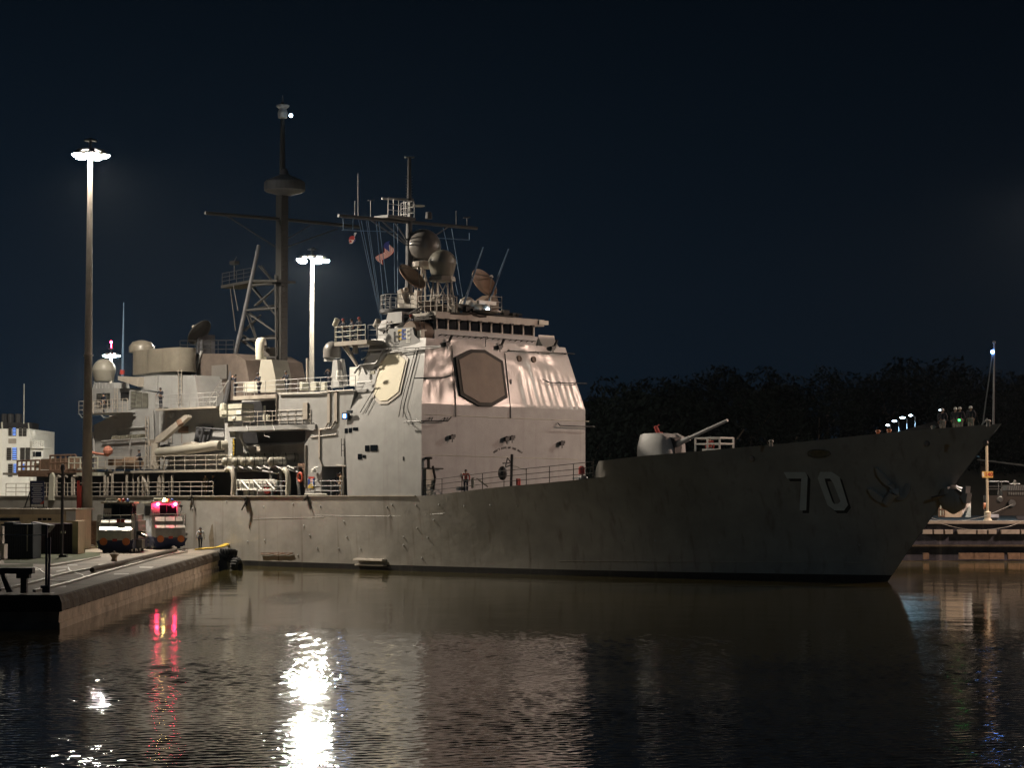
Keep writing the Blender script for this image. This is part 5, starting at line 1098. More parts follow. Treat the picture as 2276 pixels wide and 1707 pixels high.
b = MB(); abox(b, -60, 1263, 72, 1276, dg, .5); abox(b, 45, 1276, 59, 1319, dg + .1, .3); b.prism([atd(0, 1276, dg + .1), atd(8, 1276, dg + .1), atd(28, 1316, dg + .1), atd(14, 1318, dg + .1)], (0, .2, 0)); abox(b, 36, 1276, 65, 1286, dg + .05, .4); b.build('timber_frame', M['dark'], label='dark heavy beam on legs at the near end of the quay', cat='frame')
# ------------------------------------------------------------------ lamp masts
def light_mast(x, y, zbase, h, label, energy, col, lit=M['lampw'], n=5, head=1.0, polem='pole', beam=None, red=False):
    root = empty('light_mast', (x, y, zbase), label=label, cat='lamp mast', group='high lamp masts of the locks')
    b = MB(); b.tube([(0, 0, 0), (0, 0, h * .4), (0, 0, h)], .46, 14, r1=.17); b.lathe((0, 0, 0), [(.75, 0), (.75, .25), (.5, .3)], 16); b.lathe((0, 0, h * .48), [(.38, 0), (.38, .12)], 14)
    b.build('pole', M[polem], root, smooth=True)
    b = MB(); b.lathe((0, 0, h - .1), [(head, 0), (head + .08, .04), (head + .08, .12), (head - .1, .14)], 24)
    for k in range(n): t = 6.2832 * k / n; b.tube([(0, 0, h + .1), (head * math.cos(t), head * math.sin(t), h - .02)], .05, 5)
    b.tube([(0, 0, h), (0, 0, h + .7)], .12, 8); b.lathe((0, 0, h + .7), [(.5, 0), (.5, .08), (.05, .25)], 14); b.build('head_frame', M['steel'], root)
    for k in range(n):
        t = 6.2832 * k / n; c = Vector((head * math.cos(t), head * math.sin(t), h - .15)); d = Vector((math.cos(t), math.sin(t), 0))
        b = MB(); b.lathe(c, [(.12, .1), (.36, -.1), (.53, -.26), (.49, -.26)], 12); lu = b.build('luminaire', M['steel'], root)
        b = MB(); b.lathe(c, [(.02, -.5), (.34, -.45), (.5, -.27), (.02, -.25)], 12); b.build('lamp_lens', lit, lu)
    if red:
        b = MB(); b.ball((0, 0, h + 1.9), .22, 8, 6); b.tube([(0, 0, h + .8), (0, 0, h + 1.8)], .05, 5); b.build('warning_lamp', M['lampr'], root)
    if energy:
        for w_, ha, bl, aim in (energy if isinstance(energy, list) else [energy]):
            ld = bpy.data.lights.new('lamp_light', 'SPOT'); ld.energy = w_; ld.color = col; ld.shadow_soft_size = .55; ld.spot_size = R(2 * ha); ld.spot_blend = bl
            lo = bpy.data.objects.new('lamp_light', ld); COL.objects.link(lo); lo.parent = root; lo.location = (0, 0, h - .9)
            if aim: lo.rotation_euler = (Vector(aim) - Vector((x, y, zbase + h - .9))).to_track_quat('-Z', 'Y').to_euler()
    return root
p = on(192, 1219); h1 = atd(199.5, 333, p.y).z - ZQ
m1_ = light_mast(p.x, p.y, ZQ, h1, 'tallest lamp mast in the photo, rising beside the locomotives on the left', LE['left'], WARM, M['lampw_left'])
b = MB(); b.bx((-.35, -.6, .9), (.35, -.4, 2.0)); b.bx((.3, -.3, .2), (.75, .1, 2.1)); b.build('switch_box', M['rust'], m1_)
b = MB(); b.bx((-.75, -.15, 0), (-.55, .05, 5.2)); b.bx((-.5, -.45, 1.5), (-.36, -.2, 4.8)); b.build('cable_riser', M['red'], m1_)
b = MB(); b.bx((-1.1, -.9, 0), (1.1, .9, .12)); b.build('pole_base', M['cream'], m1_)
p = atd(694, 572, 230); light_mast(p.x, p.y, -.5, p.z + .6, 'lamp mast standing behind the ship, between its two masts', LE['mid'], WARM, M['lampw_mid'], head=1.35, polem='tan')
p = atd(247, 785, 375); light_mast(p.x, p.y, -1, p.z + 1, 'farthest lamp mast with a red lamp on top, behind the after radome', LE['far'], WARM, M['lampw_mid'], red=True)
for (x, y, zb_, h, k, c_, lab) in OUT: light_mast(x, y, zb_, h, lab, LE[k], c_, M['lampw_right'] if k == 'right' else M['lampw'])
# ------------------------------------------------------------------ right-hand lock wall
dw = 181.0; ZR = 3.32
xw0 = 31.0
b = MB(); b.bx((xw0, dw, -2), (160, dw + 1.5, ZR - .25)); wallr = b.build('lock_wall', mat('dark_streaked_wall', (.045, .045, .06), .85, var=.5, scale=1.5, streak=.5, streak_col=(.2, .185, .18), bump=.02), label='dark streaked lock wall on the right beyond the bow', cat='lock wall')
b = MB(); b.bx((xw0, dw - .35, ZR - .25), (160, dw + 1, ZR)); b.build('coping', M['tan'], wallr)
b = MB(); b.bx((63, 150, -2), (100, 167, 2.5)); b.build('lamp_pier', M['conc'], label='added concrete pier under a lamp mast beyond the right edge of the picture', cat='pier')  # unseen pier added as footing for the lamp mast
b = MB(); b.bx((xw0, dw - .5, 1.2), (160, dw - .02, 1.35)); b.bx((xw0, dw - .8, -1), (160, dw - .02, .05)); b.build('wall_ledge', M['concd'], wallr)
b = MB(); b.bx((xw0, dw + 1.5, -1), (160, dw + 70, ZR - .12)); b.build('bank_ground', M['teal'], kind='structure')
def wx(px): return atd(px, 1180, dw).x
for i in range(16):
    x0 = 2050 + i * 24.2
    if i in (3, 7, 12): x0 += 4
    b = MB(); b.bx((wx(x0), dw - .45, atd(0, 1187, dw).z), (wx(x0 + (20 if i not in (2, 6) else 17)), dw - .03, atd(0, 1177.5, dw).z)); b.build('fender_block', M['tan'], wallr)
for x0, x1 in ((2048, 2060), (2127, 2159), (2160, 2192), (2193, 2226), (2235, 2262), (2263, 2300), (2303, 2340)):
    b = MB(); b.bx((wx(x0), dw - .9, atd(0, 1243, dw).z), (wx(x1), dw - .5, atd(0, 1229, dw).z)); b.build('timber_fender', M['wood'], wallr)
# hut, sign, rail, locomotive on the right bank
dh = 188; b = MB()
b.prism([atd(x, y, dh) for x, y in [(2100, 1150), (2139, 1150), (2139, 1104), (2100, 1104)]], (0, 2.2, 0)); 
hut = b.build('bank_hut', M['cream'], label='small cream hut on the right bank, half hidden by the bow anchor', cat='hut')
b = MB(); b.prism([atd(2139.2, 1150, dh), atd(2158, 1150, dh + 1.6), atd(2158, 1104, dh + 1.6), atd(2139.2, 1104, dh)], (0, .9, 0)); b.build('lit_side_wall', M['white'], hut)  # side wall in whiter paint, standing in for lamp light on it
b = MB(); b.prism([atd(2096, 1105, dh - .2), atd(2160, 1103, dh - .2), atd(2160, 1101, dh + 2.6), atd(2096, 1101, dh + 2.6)], (0, 0, .14)); b.build('roof', M['white'], hut)
b = MB()
for x in (2087, 2094, 2099): b.tube([atd(x, 1150, dh), atd(x, 1112 + (2099 - x) * 1.2, dh)], .07, 5)
for y in (1148, 1133, 1118): b.tube([atd(2086, y, dh), atd(2100, y, dh)], .07, 5)
b.build('handrail', M['wood'], hut)
dsn = 184; b = MB(); b.tube([atd(2195, 1136, dsn), atd(2193, 990, dsn)], .11, 8); b.lathe(atd(2195, 1136, dsn) + Vector((0, 0, -1.0)), [(.4, 0), (.4, .2), (.25, .4), (.3, .9), (.1, 1.0)], 12); sg = b.build('sign_post', M['cream'], label='pale post with a yellow board reading 140 on the right bank', cat='sign post')
b = MB(); abox(b, 2183, 1048, 2207, 1062, dsn - .18, .06); b.build('sign_board', M['yellow'], sg).data.materials[0] = mat('sign_yellow', (.72, .48, .12), .5, var=.1)
fx = frame(atd(2198, 1055.2, dsn - .2), (1, 0, 0), (0, 0, 1)); text_obj('sign_number', '140', .46, M['red'], fx, sg, bold=.01)
b = MB(); q = dsn - .19; b.prism([atd(x, y, q) for x, y in [(2183.4, 1050), (2187.5, 1050), (2185.5, 1052.5), (2187.8, 1057), (2186, 1060.5), (2184.2, 1057), (2183.4, 1061)]], (0, .005, 0)); b.build('sign_mark', M['white'], sg)
# ------------------------------------------------------------------ towing locomotives
def loco(x, y, z, yaw, num, label, lit, body, side):
    r = empty('towing_locomotive', (x, y, z), yaw, label=label, cat='locomotive', group='electric towing locomotives')
    b = MB(); b.bx((-1.2, .3, .28), (1.2, 8.2, .95)); b.prism([(-1.3, .0, .85), (1.3, .0, .85), (1.05, .35, .22), (-1.05, .35, .22)], (0, .9, 0)); b.bx((-.9, .6, .08), (.9, 8, .3)); b.build('chassis', M['navy'], r)
    for yy in (1.3, 3.2, 5.6, 7.4):
        for s in (-1, 1):
            b = MB(); b.lathe((s*.95, yy, .36), [(.05, -.08), (.36, -.08), (.36, .04), (.40, .07), (.05, .08)], 16, Matrix.Rotation(R(90), 4, 'Y')); b.build('wheel', M['steel'], r)
    b = MB(); b.prism([(-1.15, -.02, .9), (-1.15, -.02, 1.62), (-1.15, .28, 1.82), (-1.15, 1.2, 1.82), (-1.15, 1.2, .9)], (2.3, 0, 0)); b.build('lower_hood', M[body], r)
    b = MB(); b.prism([(-1.05, .5, 1.8), (-1.05, .5, 2.12), (-1.05, .82, 2.42), (-1.05, 1.6, 2.45), (-1.05, 1.6, 1.8)], (2.1, 0, 0)); b.build('upper_hood', M[body], r)
    cab = MB(); cab.bx((-1.05, 1.55, .95), (.95, 3.9, 2.45)); cab.prism([(-1.05, 1.5, 2.45), (-1.05, 1.75, 3.45), (-1.05, 3.9, 3.45), (-1.05, 3.9, 2.45)], (2.0, 0, 0)); cb = cab.build('cab', M[side], r)
    b = MB(); b.bx((-1.2, 1.35, 3.45), (1.1, 4.1, 3.58)); b.tube([(-.9, 1.6, 3.58), (-.9, 1.6, 3.78), (-.2, 1.6, 3.80), (.0, 1.6, 3.6)], .06, 6); b.build('roof', M['pale'], cb)
    b = MB(); b.prism([(-.42, 1.50, 2.55), (.85, 1.50, 2.55), (.85, 1.68, 3.3), (-.42, 1.68, 3.3)], (0, -.03, 0)); b.build('window', M['glass'], cb)
    b = MB(); b.bx((-1.08, 1.9, 2.5), (-1.06, 3.4, 3.25)); b.build('window', M['glass'], cb); b = MB(); b.bx((.96, 1.9, 2.5), (.98, 3.4, 3.25)); b.build('window', M['glass'], cb)
    b = MB(); b.tube([(.1, 1.47, 2.55), (.1, 1.64, 3.3)], .03, 4); b.tube([(1.0, 1.5, 2.5), (1.25, 1.45, 3.0), (1.1, 1.6, 3.4)], .04, 5); b.bx((1.0, 1.3, 3.15), (1.25, 1.6, 3.3)); b.build('wiper_and_mirror', M['black'], cb)
    b = MB(); b.bx((-.98, 1.44, 2.5), (-.48, 1.5, 3.12)); pl = b.build('number_plate', M['white'], r); text_obj('number', num, .27, M['black'], frame((-.73, 1.43, 2.68), (1, 0, 0), (0, 0, 1)), pl)
    b = MB(); b.rail([(-1.2, .05, 1.7), (-1.2, 1.4, 1.7)], .95, .7, .03, 2); b.rail([(-1.2, .05, 1.7), (1.15, .05, 1.7)], .95, .75, .03, 1); b.rail([(1.15, .05, 1.7), (1.15, 1.4, 1.7)], .95, .7, .03, 2); b.build('handrail', M['alu'], r)
    for s in (-1, 1):
        b = MB(); b.lathe((s*.78, -.05, .8), [(.02, -.06), (.25, -.06), (.27, .0), (.1, .05), (.1, .35)], 18, Matrix.Rotation(R(-90), 4, 'X')); b.build('buffer', M['orange'], r)
    b = MB(); b.bx((-.16, -.06, .82), (.16, -.02, 1.0)); b.build('coupler_plate', M['red'], r)
    b = MB(); b.bx((-1.15, 4.2, .95), (1.05, 8.1, 2.2)); b.bx((-1.0, 5, 2.2), (.9, 7.4, 2.6)); b.build('machinery_casing', M[body], r)
    b = MB(); b.bx((1.15, 2.2, .3), (1.6, 3.6, .9)); b.lathe((1.45, 3.0, 1.2), [(.1, 0), (.42, .02), (.3, .15), (.42, .3), (.1, .32)], 16); b.tube([(1.2, 2.6, 1.4), (1.9, 2.2, 1.1)], .12, 8); b.build('winch', M['steel'], r)
    b = MB()
    for i in range(4): b.bx((-1.5, 1.6, .35 + i * .3), (-1.2, 2.3, .4 + i * .3))
    b.tube([(-1.5, 1.6, .3), (-1.5, 1.6, 2.2)], .04, 5); b.tube([(-1.5, 2.3, .3), (-1.5, 2.3, 2.2)], .04, 5); b.build('steps', M['pale'], r)
    for i, (sx, m_) in enumerate((((.0), 'orange'), ((.3), 'red'), ((.6), 'blue'))):
        b = MB(); b.lathe((sx, 1.9, 3.58), [(.1, 0), (.11, .18), (.03, .24)], 10); b.build('roof_lamp', M['lampy'] if lit and i == 0 else M[m_], cb)
    for s in (-.62, .72):
        b = MB(); b.lathe((s, 1.34, 3.38), [(.02, -.05), (.1, -.05), (.12, .08), (.02, .1)], 12, Matrix.Rotation(R(-90), 4, 'X')); b.build('marker_lamp', M['lampr'] if lit else M['black'], cb)
    if lit:
        for s, c_, e in ((-.62, (1, .05, .12), .5), (.72, (1, .05, .12), .5), (0, (1, .75, .2), 1)):
            ld = bpy.data.lights.new('marker_light', 'POINT'); ld.energy = e; ld.color = c_; ld.shadow_soft_size = .1; lo = bpy.data.objects.new('marker_light', ld); COL.objects.link(lo); lo.parent = r; lo.location = (s, 1.15, 3.38 if s else 3.9)
    else:
        b = MB(); b.bx((.05, .46, 2.12), (.6, .5, 2.36)); b.build('red_panel', M['red'], r)
    return r
p = on(255, 1230); loco(p.x, p.y, ZQ, R(2), '159', 'nearer towing locomotive numbered 159 with bright silver hood tops', False, 'alu', 'teal')
p = on(379, 1222); loco(p.x, p.y, ZQ, R(24), '166', 'farther towing locomotive numbered 166 with red and amber lamps lit', True, 'alu', 'shirtw')
# locomotive at the right edge of the photo
r = empty('towing_locomotive', (atd(2200, 1157, 186).x, 186, ZR - .12), 0, label='dim towing locomotive with a ribbed hood at the right edge', cat='locomotive', group='electric towing locomotives')
kx = 1 / F * 186
def RL(px, py): return ((px - 2200) * kx, (1155 - py) * kx + .15)
def lb(b, x0, y0, x1, y1, d0, d1): a, c = RL(x0, y1), RL(x1, y0); return b.bx((a[0], d0, a[1]), (c[0], d1, c[1]))
b = MB(); lb(b, 2199, 1124, 2400, 1146, .1, 2.3); lb(b, 2199, 1101, 2232, 1124, .1, 2.3); lb(b, 2230, 1090, 2400, 1124, .15, 2.2); b.build('lower_body', M['gasket'], r)
b = MB(); b.prism([(RL(x, y)[0], .1, RL(x, y)[1]) for x, y in [(2236, 1090), (2242, 1078), (2400, 1078), (2400, 1090)]], (0, 2.1, 0)); b.build('ribbed_hood', M['steel'], r)
b = MB()
for i in range(12): x = 2243 + i * 5; b.prism([(RL(q, y)[0], .03, RL(q, y)[1]) for q, y in [(x, 1090), (x + 2, 1079), (x + 4, 1079), (x + 2, 1090)]], (0, .08, 0)); lb(b, x, 1094, x + 3, 1100, .05, .15)
b.build('hood_ribs', M['alu'], r)
b = MB()
for y in (1070, 1081, 1087): a, c = RL(2200, y), RL(2244 if y < 1075 else 2232, y); b.tube([(a[0], .3, a[1]), (c[0], .3, c[1])], .03, 5)
for x in (2222, 2229): a, c = RL(x, 1100), RL(x, 1068); b.tube([(a[0], .3, a[1]), (c[0], .3, c[1])], .03, 5)
a, c = RL(2244, 1070), RL(2246, 1075); b.tube([(a[0], .3, a[1]), (c[0], .3, c[1]), (RL(2270, 1075)[0], .3, RL(2270, 1075)[1])], .03, 5); b.build('handrail', M['steel'], r)
b = MB(); a = RL(2250, 1118); b.lathe((a[0], .0, a[1]), [(.1, -.1), (.3, -.1), (.3, .1), (.1, .1)], 14, Matrix.Rotation(R(90), 4, 'X')); a = RL(2224, 1110); b.lathe((a[0], .05, a[1]), [(.1, -.05), (.3, -.05), (.2, .1), (.1, .1)], 12, Matrix.Rotation(R(90), 4, 'X')); b.build('winch', M['steel'], r)
for x in (2212, 2270): b = MB(); a = RL(x, 1146); b.lathe((a[0], .25, a[1]), [(.05, -.1), (.42, -.1), (.42, .1), (.05, .1)], 16, Matrix.Rotation(R(90), 4, 'X')); b.build('wheel', M['dark'], r)
b = MB(); lb(b, 2200, 1143, 2220, 1150, .0, .1); b.build('side_plate', M['shirtw'], r)
b = MB(); a = RL(2261, 1078); b.lathe((a[0], .8, a[1]), [(.12, 0), (.14, .3), (.05, .45)], 10); b.build('roof_lamp', M['steel'], r)
b = MB(); b.lathe(Vector((RL(2193, 1125)[0], .6, RL(2193, 1125)[1])), [(.02, -.1), (.3, -.1), (.28, .1), (.1, .2)], 14, Matrix.Rotation(R(90), 4, 'Y')); b.build('buffer', M['orange'], r)
def cable(pts, label):
    b = MB(); P_ = smooth_path([(x, y) for x, y, d in pts], 8); n = len(P_); b.tube([atd(x, y, pts[0][2] + (pts[-1][2] - pts[0][2]) * i / (n - 1)) for i, (x, y) in enumerate(P_)], .018, 6)
    b.build('tow_cable', M['cable'], label=label, cat='cable', group='tow cables from the right bank')
cable([(2251, 1121, 185.8), (2215, 1137, 0), (2180, 1150, 0), (2140, 1157, 0), (2100, 1157, 0), (2075, 1153, 0), (2050, 1143, 160)], 'upper tow cable running from the dim locomotive towards the bow')
cable([(2300, 1150, 185), (2276, 1158, 0), (2240, 1171, 0), (2190, 1178, 0), (2150, 1177, 0), (2110, 1169, 0), (2080, 1160, 0), (2050, 1148, 160)], 'lower slack tow cable hanging in front of the right wall')
# ------------------------------------------------------------------ hill road with street lamps
b = MB(); rp = [onp for onp in [atd(1990, 962, 322), atd(2088, 933, 330), atd(2104, 940, 328), atd(2046, 966, 322)]]; b.prism(rp, (0, 0, -.4)); b.build('hill_road', M['asphalt'], kind='structure')
b = MB(); b.prism([atd(2172, 1020, 300), atd(2285, 1034, 296), atd(2286, 1036.5, 296), atd(2174, 1022, 300)], (0, .3, -.1)); b.build('bank_path', M['asphalt'], kind='structure')
for i, (x, y, xp, yb_, s) in enumerate(((1973, 944, 1979, 962, .8), (1988, 935, 1998, 958, 1.1), (2006, 927.5, 2016, 952, 1.3), (2024, 922.5, 2034, 948, 1.0), (2091, 911, 2099, 938, .9))):
    d = 330 + i * 4; r = empty('street_lamp', atd(xp, yb_ + 6, d), label=['smallest street lamp, leftmost on the hill road', 'second street lamp from the left on the hill road', 'brightest street lamp on the hill road, third from the left', 'fourth street lamp from the left on the hill road', 'lone street lamp behind the sailors on the bow'][i], cat='street lamp', group='street lamps on the hill road')
    o = r.location; b = MB(); t = atd(xp, y + 4, d) - o; q = atd(x, y, d) - o; b.tube([(0, 0, -2), t, q], .1, 6, r1=.06); b.build('pole', M['steel'], r)
    b = MB(); b.lathe(q + Vector((0, 0, -.12)), [(.02, -.1), (.3 * s, -.02), (.35 * s, .08), (.05, .2)], 12); b.build('lamp_head', M['lampc'], r)
    ld = bpy.data.lights.new('lamp_light', 'SPOT'); ld.energy = 9000 * s; ld.spot_size = R(90); ld.spot_blend = .3; ld.color = (.35, .65, 1.0); ld.shadow_soft_size = .25; lo = bpy.data.objects.new('lamp_light', ld); COL.objects.link(lo); lo.parent = r; lo.location = q + Vector((0, -.1, -.5))
# ------------------------------------------------------------------ trees on the hill
def crown_mesh(seed, rx, rz, n=3200):
    rr = random.Random(seed); b = MB(); cl = []
    for k in range(13): a = rr.uniform(0, 6.28); q = rr.uniform(.1, .8); cl.append((q * rx * math.cos(a), q * rx * math.sin(a), rr.uniform(-.55, .7) * rz, rr.uniform(.3, .52)))
    for k in range(n):
        x, y, z, s = rr.choice(cl); v = Vector((rr.gauss(0, 1), rr.gauss(0, 1), rr.gauss(0, .8))); v = v.normalized() * rr.uniform(.5, 1) ** .5
        c = Vector((x + v.x * s * rx, y + v.y * s * rx, z + v.z * s * rz)); a = Vector((rr.gauss(0, 1), rr.gauss(0, 1), rr.gauss(0, 1))).normalized(); t = a.orthogonal().normalized(); w = a.cross(t); e = rr.uniform(.16, .38)
        b.add([c - t * e, c + w * e * .5, c + t * e, c - w * e * .5], [(0, 1, 2, 3)])
    return b
protos = []
tlist = [(1290, 872, 300), (1345, 850, 330), (1400, 838, 340), (1462, 828, 352), (1520, 818, 360), (1585, 812, 350), (1650, 806, 345), (1712, 818, 362), (1775, 815, 356), (1840, 822, 348), (1905, 808, 366), (1972, 800, 372), (2036, 795, 378), (2102, 788, 370), (2160, 798, 392), (2222, 812, 384), (2275, 806, 376), (1312, 905, 300), (1240, 900, 345)]
tlist += [(1300 + i * 74, 872 - (i % 3) * 12 - (8 if i > 6 else 0), 300 + (i % 2) * 12) for i in range(8)] + [(2185, 862, 320), (2245, 870, 325), (2120, 850, 352), (2290, 850, 330)]
kinds = ['broad dark tree', 'tall narrow dark tree', 'ragged dark tree']
for i, (x, y, d) in enumerate(tlist):
    k = i % 3; rx, rz = ((6.5, 5.5), (4.8, 7.5), (5.8, 6.5))[k]
    tp = atd(x, y, d); gz = max(0, hill(tp.x, d)); Hh = tp.z - gz
    if len(protos) <= k:
        t = empty('hill_tree', (0, 0, 0)); cb_ = crown_mesh(11 + k, rx, rz); cb_.v = [(a, b_, c + 11 - rz) for a, b_, c in cb_.v]; cb_.build('crown', M['leaf'], t)
        b = MB(); b.tube([(0, 0, -1.5), (.2, .1, 3), (.0, .2, 11 - rz)], .45, 8, r1=.22)
        for a in (.4, 2.3, 4.4): b.tube([(.1, .15, 11 - rz - 1), (rx * .45 * math.cos(a), rx * .45 * math.sin(a), 11 - rz * .6)], .16, 6, r1=.06)
        b.build('trunk', M['bark'], t); protos.append(t)
    else: t = copy_tree(protos[k])
    t.location = (tp.x, d, gz); s = max(.6, Hh / 11.2); t.scale = (s * 1.0, s * 1.0, s); t.rotation_euler = (0, 0, i * 1.7)
    tag(t, label='dark leafy tree on the unlit hill behind the ship', cat='tree', group='trees on the hill')
# ------------------------------------------------------------------ white ship at the far left
dsx = 262; fs_ = empty('white_ship', atd(20, 1107, dsx) * Vector((1, 1, 0)) if False else Vector((atd(20, 1107, dsx).x, dsx, 0)), label='brightly lit white ship behind the quay at the left edge', cat='ship')
o = Vector((fs_.location.x, dsx, 0))
def wl_(b, x0, y0, x1, y1, d0=0, dep=1): a, c = atd(x0, y1, dsx) - o, atd(x1, y0, dsx) - o; return b.bx((a.x, d0, a.z), (c.x, d0 + dep, c.z))
b = MB(); wl_(b, -120, 953, 67, 1150, 0, 14); b.prism([atd(x, y, dsx) - o for x, y in [(67, 962), (70, 975), (74, 1030), (76, 1110), (67, 1110)]], (0, 10, 0)); b.build('superstructure', M['white'], fs_)
b = MB(); b.prism([atd(x, y, dsx) - o for x, y in [(71, 995), (99, 995), (98, 1000), (94, 1022), (92, 1030), (72, 1030)]], (0, 5, 0)); wl_(b, 72, 993, 100, 997, -.3, 5.5); b.build('bridge_wing', M['white'], fs_)
b = MB(); a = atd(73, 993, dsx) - o; c = atd(98, 993, dsx) - o; b.rail([(a.x, -.2, a.z), (c.x, -.2, a.z)], .72, .28, .05); b.build('railing', M['white'], fs_)
for x0, x1 in ((74, 77.5), (79.5, 92)): b = MB(); wl_(b, x0, 1004, x1, 1015, -.08, .1); b.build('wing_window', M['glass'], fs_)
b = MB(); b.ball(atd(70, 965, dsx) - o + Vector((0, 1, 0)), .36, 14, 8, 1.5); b.build('white_radome', M['white'], fs_, smooth=True)
for (x0, x1, y0, y1, lit) in ((19, 26, 951, 969, 0), (28, 36, 951, 969, 1), (42, 49, 951, 970, 0), (51, 59, 951, 970, 0), (15, 25, 995, 1023, 0), (27.5, 37.5, 995, 1023, 1), (45, 55, 995, 1022, 0), (57, 67, 995, 1022, 0), (18, 28, 1031, 1060, 0), (30, 38, 1031, 1057, 1), (48, 55, 1031, 1045, 1)):
    b = MB(); wl_(b, x0, y0, x1, y1, -.05, .06); w = b.build('shuttered_window', M['gasket'], fs_)
    b = MB(); n = 6
    for k in range(n): wl_(b, x0 + .6, y0 + (y1 - y0) * (k + .15) / n, x1 - .6, y0 + (y1 - y0) * (k + .6) / n, -.1, .05)
    b.build('shutter_slats', M['winb'] if lit else M['steel'], w)
b = MB(); wl_(b, 19, 975, 36, 986, -.05, .06); b.build('wall_panel', M['tan'], fs_)
b = MB(); b.tube([atd(53, 942, dsx) - o, atd(53.5, 853, dsx) - o], .06, 6); b.tube([atd(64, 955, dsx) - o, atd(63, 940, dsx) - o], .08, 6); b.tube([atd(5, 953, dsx) - o, atd(4, 938, dsx) - o], .1, 6); 
for q in b.islands(): q.build('aerial', M['pale'], fs_)
b = MB()
for x in (10, 24, 41): b.tube([atd(x, 952, dsx + 3) - o, atd(x, 920, dsx + 3) - o], .42, 10)
wl_(b, -40, 938, 62, 953, 2, 4); b.build('funnel_group', M['black'], fs_)
# ------------------------------------------------------------------ people
def skin(name, verts, edges, mat_, root=0, sub=1):
    bm = bmesh.new(); L_ = bm.verts.layers.skin.verify()
    for i, (p, r) in enumerate(verts):
        v = bm.verts.new(p); v[L_].radius = (r, r) if not isinstance(r, tuple) else r; v[L_].use_root = (i == root)
    bm.verts.ensure_lookup_table()
    for a, c in edges: bm.edges.new((bm.verts[a], bm.verts[c]))
    me = bpy.data.meshes.new(name); bm.to_mesh(me); bm.free(); o = bpy.data.objects.new(name, me); COL.objects.link(o)
    s = o.modifiers.new('s', 'SKIN'); s.branch_smoothing = .6; d = o.modifiers.new('d', 'SUBSURF'); d.levels = sub
    me2 = bpy.data.meshes.new_from_object(o.evaluated_get(bpy.context.evaluated_depsgraph_get())); me2.name = name
    bpy.data.objects.remove(o); bpy.data.meshes.remove(me); me2.materials.clear(); me2.materials.append(M[mat_]); me2.shade_smooth()
    o = bpy.data.objects.new(name, me2); COL.objects.link(o); return o
